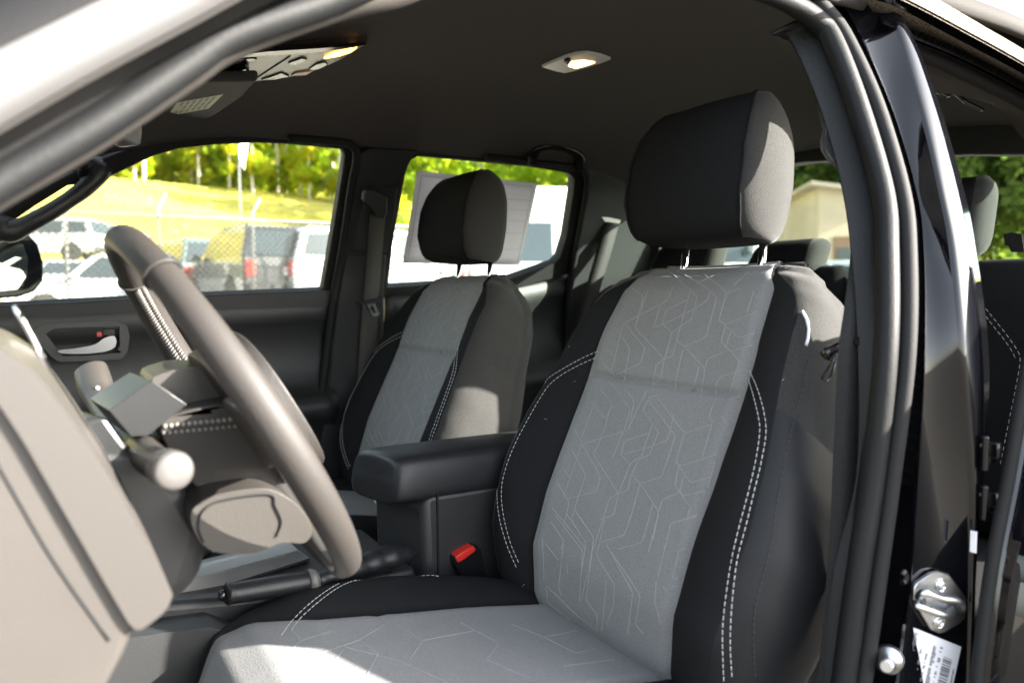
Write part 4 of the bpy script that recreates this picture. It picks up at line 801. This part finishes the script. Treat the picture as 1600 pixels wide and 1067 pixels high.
def pl(u0, v0, u1, v1): mb.prism([quad_at(pq, a, b)+nrm*.0045 for a, b in ((u0, v0), (u1, v0), (u1, v1), (u0, v1))], nrm*.0003)
for a in ((.03, .04, .97, .046), (.03, .954, .97, .96), (.03, .04, .036, .96), (.964, .04, .97, .96), (.55, .2, .96, .206), (.5, .32, .96, .324), (.05, .45, .95, .454), (.05, .6, .95, .604), (.05, .8, .95, .804)): pl(*a)
mb.build('printed_lines', mat('faint_print', (.40, .39, .43), .9), paper)
# ================================================================== OUTSIDE
def sstep(a, b, x): t = min(1, max(0, (x-a)/(b-a))); return t*t*(3-2*t)
def gz(x, y):
    d = x + .25*min(0, y+4)
    z = .88*sstep(3, 15, x)
    z += 1.5*sstep(29, 36, d) + 9.8*sstep(30, 84, d)**1.15 + 30*sstep(80, 190, d)
    z += 9*sstep(38, 120, -y)*(1-sstep(80, 190, d))
    return z
def place(px, dist):
    v = ray(px, 455); v.z = 0; v.normalize(); p = CAM+v*dist; return V((p.x, p.y, gz(p.x, p.y)))
M_GRAVEL = mat('tan_gravel', (.07, .062, .05), .95, bump=(60, .8, 6), var=(45, .35))
M_LOT = mat('lot_surface', (.33, .29, .24), .95, bump=(20, .3, 5), var=(2.5, .2))
M_GRASS = mat('dry_green_grass', (.36, .33, .022), .95, bump=(6, .7, 6), var=(.22, .2, (.44, .34, .05)))
mb = MB(); rows = []
xs = [-220, -120, -60, -30, -15, -8, -4, -2, 0, 2, 3, 4, 5, 6, 7, 8, 9, 10, 11, 12, 13, 14, 15, 18, 22, 26, 29, 30, 31, 32, 33, 34, 35, 36]
xs += [37+1.6*i for i in range(32)] + [90+6*i for i in range(20)] + [230, 300]
yy = [-300, -220, -170, -130, -110, -95, -85, -75, -65, -58, -52, -46, -42, -38, -34, -30, -26, -22, -18, -14, -10, -6, -3, 0, 3, 6, 10, 15, 20, 26, 32, 40, 50, 65, 90, 130, 200]
for x in xs: rows.append([(x, y, gz(x, y)) for y in yy])
def gfm(i, j): return 2 if xs[i] >= 29.5 or yy[j] < -48 else (1 if xs[i] >= 3 else 0)
mb.loft(rows, False, (False, False), fm=gfm)
tag(mb.build('ground', [M_GRAVEL, M_LOT, M_GRASS]), kind='structure')
# grass blades and weeds along the slope
gb = MB(); rg = random.Random(11)
for _ in range(1800):
    x = 36+44*rg.random()**.8; y = x*.35*(rg.random()*2-1)*1.4-6+18*(rg.random()-.5); z = gz(x, y); s = .06+.10*rg.random(); a = rg.random()*3.14
    dx, dy = math.cos(a)*s*.8, math.sin(a)*s*.8
    gb.add([(x-dx, y-dy, z-.02), (x+dx, y+dy, z-.02), (x+dx*.6, y+dy*.6, z+s), (x-dx*.7, y-dy*.7, z+s*.8)], [(0, 1, 2, 3)], rg.choice([0, 0, 1, 2]), False)
tag(gb.build('grass', [mat('grass_blades_green', (.12, .20, .02), .9), mat('grass_blades_yellow', (.34, .30, .05), .9), mat('grass_blades_tan', (.42, .34, .16), .9)], fixn=False), kind='stuff')
# ---- chain link fence with posts
def leafmat(name, c, tr):
    m = mat(name, c, .8, var=(.9, .35)); t = m.node_tree; b = t.nodes['Principled BSDF']; o = [n for n in t.nodes if n.type == 'OUTPUT_MATERIAL'][0]
    tl = t.nodes.new('ShaderNodeBsdfTranslucent'); tl.inputs[0].default_value = (*tr, 1); mx = t.nodes.new('ShaderNodeMixShader'); mx.inputs[0].default_value = .62
    t.links.new(b.outputs[0], mx.inputs[1]); t.links.new(tl.outputs[0], mx.inputs[2]); t.links.new(mx.outputs[0], o.inputs[0]); return m
FX = 13.0
def fy(px): p = onX(px, 455, FX); return p.y
y0, y1 = fy(-150), fy(1000)
zb = gz(FX, 0)+.02; zt = zb+1.78
fence = tag(empty('chain_link_fence', (FX, fy(300), zb)), 'galvanised chain link fence with barbed wire arms in front of the parked SUV', 'fence')
mb = MB(); step = .105
def wire(a, b, r): 
    a, b = V(a), V(b); t = (b-a).normalized(); s = t.cross(V((1, 0, 0))).normalized()*r; u = V((r, 0, 0))
    mb.add([a-s, a+u, a+s, b-s, b+u, b+s], [(0, 1, 4, 3), (1, 2, 5, 4), (2, 0, 3, 5)])
n_ = int(abs(y1-y0)/step)
H_ = zt-zb
for k in range(-int(H_/step)-1, n_+1):
    ya = y0-k*step
    for sg in (1, -1):
        # diagonal wires clipped to the panel
        p = []
        a, b = (ya, zb), (ya-H_, zt)
        if sg < 0: a, b = (ya, zt), (ya-H_, zb)
        ta = max(0, (a[0]-y0)/H_) if a[0] > y0 else 0; tb = 1 if b[0] > y1 else (a[0]-y1)/H_
        if tb <= ta: continue
        A = (FX, a[0]-H_*ta, a[1]+(b[1]-a[1])*ta); B = (FX, a[0]-H_*tb, a[1]+(b[1]-a[1])*tb); wire(A, B, .0085)
mb.build('wire_mesh', mat('weathered_wire', (.035, .033, .03), .8), fence, fixn=False)
M_GALV = mat('galvanised_post', (.26, .25, .23), .5, metal=.3)
mb = MB(); mb.tube([(FX, y0, zt), (FX, y1, zt)], .021, 8); mb.build('top_rail', M_GALV, fence)
for px in (-60, 107, 252, 398, 545, 690, 840):
    y = fy(px); mb = MB(); mb.tube([(FX+.03, y, zb-.1), (FX+.03, y, zt+.06), (FX+.02, y, zt+.12), (FX-.12, y-.10, zt+.36)], .023, 10); mb.build('fence_post', M_GALV, fence)
mb = MB()
for k, o in ((.16, .03), (.24, .07), (.33, .11)): mb.tube([(FX+.02-o, y0-o, zt+k), (FX+.02-o, y1-o, zt+k)], .002, 5)
mb.build('barbed_wire', M_GALV, fence)
# ---- vehicles
M_TYRE = mat('tyre_rubber', (.02, .02, .02), .8); M_RIM = mat('alloy_rim', (.4, .4, .42), .35, metal=.7)
M_CARGL = mat('car_window_tint', (.02, .03, .035), .06, spec=.8); M_TAIL = mat('red_tail_lamp', (.5, .03, .02), .2); M_HEADL = mat('clear_lamp', (.7, .72, .74), .12, spec=.8)
M_PLATE = mat('licence_plate', (.75, .76, .78), .4); M_BUMP = mat('bumper_plastic', (.03, .03, .032), .6)
PAINTS = {}
def paint(n, c):
    if n not in PAINTS: PAINTS[n] = mat(n, c, .35, coat=.8)
    return PAINTS[n]
STY = {
 'suv': dict(L=4.8, W=1.86, H=1.78, belt=1.12, prof=[(-2.4, .42), (-2.4, .95), (-2.36, 1.12), (-2.12, 1.70), (-1.95, 1.78), (.15, 1.78), (.45, 1.72), (1.05, 1.16), (2.1, 1.05), (2.38, .92), (2.42, .45)],
     wins=[[(-2.02, 1.62), (-2.18, 1.18), (-1.25, 1.16), (-1.25, 1.66)], [(-1.17, 1.66), (-1.17, 1.16), (-.2, 1.15), (-.2, 1.68)], [(-.12, 1.68), (-.12, 1.15), (.86, 1.15), (.30, 1.68)]], rear=((-2.36, 1.16), (-2.13, 1.66)), front=((1.0, 1.19), (.46, 1.69)), wx=(-1.45, 1.5), wr=.37),
 'sedan': dict(L=4.7, W=1.8, H=1.45, belt=.93, prof=[(-2.3, .38), (-2.35, .8), (-2.25, .98), (-1.55, 1.02), (-.85, 1.40), (-.6, 1.45), (.2, 1.45), (.45, 1.40), (1.15, .98), (2.1, .84), (2.35, .68), (2.35, .36)],
     wins=[[(-.95, 1.30), (-1.4, 1.02), (-.35, .98), (-.35, 1.38)], [(-.27, 1.38), (-.27, .98), (.95, .98), (.42, 1.34)]], rear=((-1.5, 1.03), (-.88, 1.37)), front=((1.1, 1.0), (.48, 1.37)), wx=(-1.35, 1.42), wr=.33),
 'van': dict(L=5.9, W=1.98, H=2.55, belt=1.25, prof=[(-2.95, .45), (-2.97, 1.2), (-2.92, 2.3), (-2.75, 2.55), (1.0, 2.55), (1.35, 2.45), (1.95, 1.55), (2.15, 1.35), (2.75, 1.12), (2.92, .9), (2.92, .42)],
     wins=[[(-2.7, 1.95), (-2.7, 1.3), (-1.6, 1.3), (-1.6, 1.95)], [(-1.4, 1.95), (-1.4, 1.3), (-.15, 1.3), (-.15, 1.95)], [(.1, 1.95), (.1, 1.3), (.75, 1.3), (.75, 1.95)], [(.9, 1.95), (.9, 1.3), (1.95, 1.28), (1.55, 1.95)]], rear=((-2.97, 1.3), (-2.94, 2.05)), front=((2.0, 1.5), (1.42, 2.35)), wx=(-1.75, 1.95), wr=.36),
}
def car(name, style, pname, pcol, loc, rz, label, cat, group=None, extra=None):
    s = STY[style]; root = tag(empty(name, (0, 0, 0)), label, cat, group)
    hw = s['W']/2
    def half(z): return hw*(1-.20*max(0, z-s['belt'])/(s['H']-s['belt'])) - .05*max(0, .6-z)
    def side_outline():
        pr = list(s['prof']); out = []
        for cx in s['wx']: pass
        # wheel arches cut into the lower edge
        low = [(s['prof'][-1][0], s['prof'][-1][1])]
        r = s['wr']+.06
        for cx in sorted(s['wx'], reverse=True):
            low.append((cx+r, .36)); low += [(cx+r*math.cos(a), .36+r*math.sin(a)) for a in [math.pi*k/8 for k in range(1, 8)]]; low.append((cx-r, .36))
        return pr+low[1:]
    o2 = side_outline(); n = len(o2); mb = MB()
    vs = [(x, sg*half(z), z) for sg in (-1, 1) for x, z in o2]
    tris = tessellate_polygon([[V((x, 0, z)) for x, z in o2]])
    mb.add(vs, [tuple(t) for t in tris]+[tuple(i+n for i in reversed(t)) for t in tris]+[(i, (i+1) % n, n+(i+1) % n, n+i) for i in range(n)])
    for i in range(len(mb.sh)): mb.sh[i] = False
    P = paint(pname, pcol); mb.build('body', P, root, bevel=.05, seg=3)
    for sg in (-1, 1):
        for wn in s['wins']:
            mb = MB(); mb.prism([V((x, sg*(half(z)+.004), z)) for x, z in wn], (0, -sg*.02, 0)); mb.build('window', M_CARGL, root, bevel=.012)
        (xa, za), (xb, zb_) = s['front']
        mb = MB(); c = V((xa-.22, sg*(half(1.1)+.12), za+.03)); mb.box(c, (.12, .2, .15)); mb.build('side_mirror', P, root, bevel=.03)
    for key, off in (('rear', -.012), ('front', .012)):
        (xa, za), (xb, zb_) = s[key]; mb = MB(); ya, yb = half(za)*.9, half(zb_)*.88
        mb.prism([V((xa+off, -ya, za+.012)), V((xa+off, ya, za+.012)), V((xb+off, yb, zb_+.012)), V((xb+off, -yb, zb_+.012))], V((-off*3, 0, -.02))); mb.build('windscreen' if key == 'front' else 'rear_window', M_CARGL, root, bevel=.01)
    xr, xf = s['prof'][1][0], s['prof'][-2][0]; zl = s['belt']-.22
    for sg in (-1, 1):
        mb = MB(); mb.box((xr+.02, sg*(hw-.14), zl+.02), (.08, .2, .32)); mb.build('tail_lamp', M_TAIL, root, bevel=.02)
        mb = MB(); mb.box((xf-.06, sg*(hw-.22), zl-.05), (.14, .36, .16)); mb.build('headlight', M_HEADL, root, bevel=.03)
        for cx in s['wx']:
            mb = MB(); yo = sg*(hw-.03); r = s['wr']; mb.lathe((cx, yo-sg*.2, r), (0, sg, 0), [(0, r*.8), (.01, r), (.19, r), (.21, r*.93), (.21, r*.68)], 28); wl_ = mb.build('wheel', M_TYRE, root)
            mb = MB(); mb.lathe((cx, yo, r), (0, sg, 0), [(-.02, r*.66), (.004, r*.64), (.008, r*.5), (-.01, r*.3), (.008, r*.14), (.010, .01)], 24); mb.build('rim', M_RIM, wl_)
    mb = MB(); mb.box((xr-.03, 0, .52), (.16, s['W']*.94, .22)); mb.build('bumper', M_BUMP if style != 'sedan' else P, root, bevel=.05, seg=3)
    mb = MB(); mb.box((xf+.02, 0, .50), (.16, s['W']*.94, .22)); mb.build('bumper', M_BUMP if style != 'sedan' else P, root, bevel=.05, seg=3)
    mb = MB(); mb.box((xf+.02, 0, zl-.08), (.06, s['W']*.42, .15)); mb.build('grille', M_BUMP, root, bevel=.02)
    mb = MB(); mb.box((xr-.02, 0, .86), (.03, .31, .16)); mb.build('licence_plate', M_PLATE, root)
    if extra: extra(root, s, half)
    root.location = loc; root.rotation_euler = (0, 0, rz); return root
def rack(root, s, half):
    for sg in (-1, 1):
        mb = MB(); mb.tube([V((-1.8, sg*.62, 1.76)), V((-1.7, sg*.62, 1.84)), V((.0, sg*.62, 1.84)), V((.12, sg*.62, 1.76))], .02, 8); mb.build('roof_rack', M_BUMP, root)
def yaw_to_cam(p, extra): d = CAM-p; return math.atan2(d.y, d.x)+extra
def toward(px, dist, deg): p = place(px, dist); return p, math.radians(deg)
p, a = toward(398, 18.2, 4); car('black_suv', 'suv', 'black_vehicle_paint', (.012, .013, .014), p, a, 'black SUV behind the fence showing its tailgate, red lamp and white plate', 'SUV', extra=rack)
p, a = toward(300, 22.5, 8); car('grey_green_suv', 'suv', 'grey_green_paint', (.09, .12, .11), p, a, 'grey green SUV with dark windows parked beside the black SUV', 'SUV')
p, a = toward(596, 17.5, -84); car('white_people_carrier', 'suv', 'white_vehicle_paint', (.46, .47, .47), p, a, 'white people carrier with tinted side windows parked across the gap between the two passenger windows', 'car', extra=rack)
p, a = toward(120, 27, 168); car('white_car', 'sedan', 'white_vehicle_paint', (.46, .47, .47), p, a, 'white car with its front lamps facing the truck beyond the steering wheel', 'car')
p, a = toward(188, 22, 76); car('white_hatchback', 'suv', 'white_vehicle_paint', (.46, .47, .47), p+V((0, 0, -.35)), a, 'white car with a dark side window just left of the steering wheel rim', 'car')
p, a = toward(75, 37, 60); car('grey_car', 'suv', 'silver_vehicle_paint', (.35, .36, .37), p, a, 'grey car parked behind the fence beside the door mirror', 'car')
p, a = toward(165, 42, 30); car('silver_car', 'sedan', 'silver_vehicle_paint', (.35, .36, .37), p, a, 'silver car far behind the fence beyond the white car', 'car')
p, a = toward(240, 33, 40); car('dark_car', 'sedan', 'black_vehicle_paint', (.012, .013, .014), p, a, 'dark car behind the steering wheel rim beyond the fence', 'car')
p, a = toward(450, 31, 84); car('white_box_van', 'van', 'white_vehicle_paint', (.46, .47, .47), p+V((0, 0, -.3)), a, 'white van whose pale roof shows above the people carrier', 'van')
p, a = toward(987, 14.0, -114); car('high_roof_van', 'van', 'white_vehicle_paint', (.46, .47, .47), p, a, 'tall white passenger van with dark windows outside the rear passenger window', 'van')
p, a = toward(1290, 17, 20); car('white_sedan', 'sedan', 'white_vehicle_paint', (.46, .47, .47), p, a, 'white car in front of the tan building seen through the back window', 'car')
p, a = toward(1560, 24, 40); car('pale_car', 'sedan', 'silver_vehicle_paint', (.35, .36, .37), p, a, 'pale car below the trees at the far right of the back window', 'car')
# ---- sign box, flag pole
p = place(390, 44); root = tag(empty('white_sign_box', p), 'small white box sign on posts at the foot of the grass slope', 'sign')
zc = onX(390, 361, p.x).z; mb = MB(); mb.box((p.x, p.y, zc), (.25, 1.35, .48), Matrix.Rotation(-.35, 3, 'Z')); mb.build('sign_panel', M_PLATE, root, bevel=.02)
for s in (-.4, .4): mb = MB(); mb.tube([(p.x, p.y+s, p.z-.3), (p.x, p.y+s, zc-.2)], .04, 8); mb.build('post', M_GALV, root)
p = place(379, 38); root = tag(empty('flag_pole', p), 'thin flag pole with a limp white flag in front of the trees', 'flag pole')
ztop = onX(379, 205, p.x).z; mb = MB(); mb.tube([p-V((0, 0, .3)), V((p.x, p.y, ztop))], [.05, .03], 8); mb.build('pole', mat('pole_grey', (.14, .14, .14), .5), root)
mb = MB(); rows = []
for j in range(12):
    t = j/11; z = ztop-.1-1.3*t; rows.append([V((p.x-.02+.05*math.sin(j+i), p.y-(.03+(.40-.22*t)*i/6)*(-1 if i < 0 else 1)*1, z-.35*(i/6)+.05*math.sin(i*1.7+j*.6))) for i in range(7)])
mb.loft(rows, False, (False, False)); mb.build('flag', M_PLATE, root, solid=.01)
# ---- trees
BARK = mat('pale_bark', (.5, .46, .38), .9, bump=(8, .6, 4), var=(3, .3)); BARKD = mat('dark_bark', (.08, .065, .05), .9)
LEAFS = {'bright': [leafmat('spring_leaves', (.30, .40, .018), (.40, .52, .02)), leafmat('yellow_leaves', (.44, .43, .018), (.52, .52, .02))], 'mid': [leafmat('mid_green_leaves', (.24, .36, .022), (.34, .48, .02)), leafmat('fresh_leaves', (.38, .47, .022), (.46, .56, .02))], 'dark': [leafmat('deep_green_leaves', (.10, .16, .03), (.14, .22, .03)), leafmat('olive_leaves', (.17, .22, .045), (.2, .27, .04))]}
def tree_proto(seed, H, spread, base, kind, nleaf, leaf, bark):
    rn = random.Random(seed); tr = MB(); lf = MB()
    pts = [V((0, 0, -.4))]; 
    for k in range(1, 9): pts.append(V((rn.uniform(-.06, .06)*k, rn.uniform(-.06, .06)*k, H*k/8*.97)))
    tr.tube(pts, [.12*H/12*(1-.85*k/8)+.012 for k in range(9)], 8)
    tips = []
    for k in range(16):
        h = base+(1-base)*rn.random()**.9; i = min(7, int(h*8)); p0 = pts[i].lerp(pts[i+1], h*8-i) if i < 8 else pts[8]
        a = rn.random()*6.283; L = spread*(1.05-.55*abs(h-.55)/.5)*rn.uniform(.45, 1); up = rn.uniform(.1, .6)
        p1 = p0+V((math.cos(a)*L*.5, math.sin(a)*L*.5, L*up*.4)); p2 = p0+V((math.cos(a)*L, math.sin(a)*L, L*up))
        tr.tube([p0, p1, p2], [.05*H/12, .03*H/12, .01], 5); tips += [p1, p2, p2, p0.lerp(p2, .75)]
    tips += [pts[8], pts[7], pts[8]]
    cl = [(t+V((rn.gauss(0, .25), rn.gauss(0, .25), rn.gauss(0, .25)))*spread*.3, rn.uniform(.22, .5)*spread*.6, rn.random()) for t in tips]
    for _ in range(nleaf):
        c, r, q = rn.choice(cl); d = V((rn.gauss(0, 1), rn.gauss(0, 1), rn.gauss(0, .8))).normalized()*(r*rn.random()**.4); p = c+d
        n = V((rn.gauss(0, 1), rn.gauss(0, 1), rn.gauss(0, 1)+.6)).normalized(); t1 = n.orthogonal().normalized(); t2 = n.cross(t1); a = rn.random()*6.28
        u, w_ = (t1*math.cos(a)+t2*math.sin(a))*leaf*rn.uniform(.6, 1.3), (t2*math.cos(a)-t1*math.sin(a))*leaf*rn.uniform(.4, .8)
        lf.add([p-u, p-w_*.9, p+u, p+w_], [(0, 1, 2, 3)], 0 if q < .6 else 1, False)
    root = empty('tree'); tr.build('trunk', bark, root); lf.build('crown', LEAFS[kind], root, fixn=False); return root
def put_trees(protos, spots, name, label, group):
    used = set()
    for i, (x, y, s, k) in enumerate(spots):
        pr = protos[k % len(protos)]
        o = pr if k % len(protos) not in used else copy_tree(pr); used.add(k % len(protos))
        o.name = name; tag(o, label, 'tree', group); o.location = (x, y, gz(x, y)); o.rotation_euler = (0, 0, random.Random(i).random()*6.28); o.scale = (s, s, s)
rt = random.Random(21)
pa = [tree_proto(40+k, 13, 3.0, .05, 'bright', 4200, .24, BARK) for k in range(4)]
sp = []
for i in range(30):
    px = -20+620*i/29+rt.uniform(-9, 9); d = rt.uniform(78, 90); p = place(px, d); sp.append((p.x, p.y, rt.uniform(.85, 1.25), i))
put_trees(pa, sp, 'slender_tree', 'slender pale trunked tree with bright yellow green leaves along the top of the grass slope', 'slender trees along the grass slope')
pb = [tree_proto(60+k, 15, 4.2, .2, 'mid', 2600, .30, BARKD) for k in range(3)]
sp = []
for i in range(40):
    px = 40+1000*i/39+rt.uniform(-12, 12); d = rt.uniform(94, 112) if px < 600 else rt.uniform(60, 80); p = place(px, d); sp.append((p.x, p.y, rt.uniform(.8, 1.2), i))
put_trees(pb, sp, 'leafy_tree', 'full crowned mid green tree in the wood behind the slender trees', 'leafy trees of the wood')
pc = [tree_proto(80+k, 14, 4.6, .10, 'dark', 3200, .28, BARKD) for k in range(3)]
sp = []
for i in range(24):
    px = 1120+620*i/23+rt.uniform(-14, 14); d = rt.uniform(50, 66); p = place(px, d); sp.append((p.x, p.y, rt.uniform(.8, 1.15), i))
put_trees(pc, sp, 'dark_tree', 'deep green tree behind the cab seen through the back window', 'trees behind the cab')
pd = tree_proto(99, 3.2, 1.5, .05, 'bright', 1800, .10, BARKD); p = place(628, 30); pd.name = 'yellow_bush'; tag(pd, 'bright yellow bush left of the paper sheet in the rear passenger window', 'bush'); pd.location = p+V((0, 0, .6)); pd.scale = (1.0, 1.0, 1.05)
pe = [tree_proto(120+k, 3.0, 1.9, .02, 'bright', 1300, .17, BARKD) for k in range(2)]
sp = []
for i in range(34):
    px = -10+640*i/33+rt.uniform(-12, 12); d = rt.uniform(84, 96); p = place(px, d); sp.append((p.x, p.y, rt.uniform(.7, 1.5), i))
put_trees(pe, sp, 'young_bush', 'bright yellow green bush growing between the slender trunks at the wood edge', 'bushes at the wood edge')
# far wooded hill: one mass nobody could count
hw_ = MB(); rh_ = random.Random(5)
for _ in range(15000):
    px = rh_.uniform(-80, 1750); d = rh_.uniform(98, 175) if px < 1000 else rh_.uniform(66, 120); p = place(px, d); h = 9+rh_.random()*7; c = p+V((0, 0, h*rh_.random()**.6)); s = .55+.55*rh_.random()
    n = V((rh_.gauss(0, 1), rh_.gauss(0, 1), rh_.gauss(0, 1))).normalized(); t1 = n.orthogonal().normalized()*s; t2 = n.cross(t1)*.7
    hw_.add([c-t1, c-t2, c+t1, c+t2], [(0, 1, 2, 3)], 0 if rh_.random() < .55 else 1, False)
tag(hw_.build('far_wood', [leafmat('far_leaves', (.16, .25, .025), (.2, .32, .02)), leafmat('far_leaves_bright', (.28, .36, .03), (.34, .44, .02))], fixn=False), kind='stuff')
# ---- tan building behind the truck
p = place(1277, 31); bd = tag(empty('tan_building', p), 'low tan building with a sloping roof seen through the back window', 'building')
M_STUC = mat('tan_stucco', (.42, .34, .25), .9, bump=(20, .3), var=(.8, .1)); zr = onP(1277, 292, p, (CAM-p).normalized()).z
e1 = V((.80, -.60, 0)); e2 = V((-.62, -.78, 0)); hb = zr
mb = MB(); A = p; zl_ = zr-.55
pts = [A, A+e2*2.6, A+e2*2.6+e1*9, A+e1*9]
mb.add([V((q.x, q.y, p.z-.5)) for q in pts]+[V((A.x, A.y, zr)), V((pts[1].x, pts[1].y, zr-.5)), V((pts[2].x, pts[2].y, zr-.5)), V((pts[3].x, pts[3].y, zr-.15))], [(0, 1, 5, 4), (1, 2, 6, 5), (2, 3, 7, 6), (3, 0, 4, 7)], 0, False)
mb.build('wall', M_STUC, bd)
mb = MB(); q = [V((A.x, A.y, zr))-e2*.4-e1*.4, V((pts[1].x, pts[1].y, zr-.5))+e2*.4-e1*.4, V((pts[2].x, pts[2].y, zr-.5))+e2*.4+e1*.4, V((pts[3].x, pts[3].y, zr-.15))-e2*.4+e1*.4]
mb.prism([v_+V((0, 0, .03)) for v_ in q], (0, 0, .14)); mb.build('roof', mat('roof_tan', (.34, .29, .23), .7), bd)
for k in (1.2,):
    c = A+e2*k; mb = MB(); R3 = Matrix(((e2.x, e1.x, 0), (e2.y, e1.y, 0), (0, 0, 1))); mb.box((c.x, c.y, p.z+1.75), (1.3, .12, 1.3), R3); w_ = mb.build('window', mat('brown_window_frame', (.16, .09, .05), .6), bd)
    mb = MB(); mb.box(V((c.x, c.y, p.z+1.75))-e1*.08, (1.05, .02, .5), R3); mb.build('pane', M_CARGL, w_)
# ---- passenger door mirror (part of the truck)
mb = MB(); mb.prism([onX(x, y, .96) for x, y in [(-60, 362), (20, 362), (45, 366), (60, 382), (69, 412), (68, 438), (55, 455), (30, 464), (-60, 470)]], (.09, .06, 0)); dm = mb.build('door_mirror', M_PAINT, truck, bevel=.018, seg=4); tag(dm, 'passenger door mirror reflecting a white van')
mb = MB(); mb.prism([onX(x, y, .955) for x, y in [(-60, 376), (20, 374), (36, 382), (44, 405), (42, 430), (28, 452), (-60, 462)]], (.003, .002, 0)); mb.build('mirror_glass', mat('mirror_silver', (.75, .80, .78), .02, metal=1), dm)
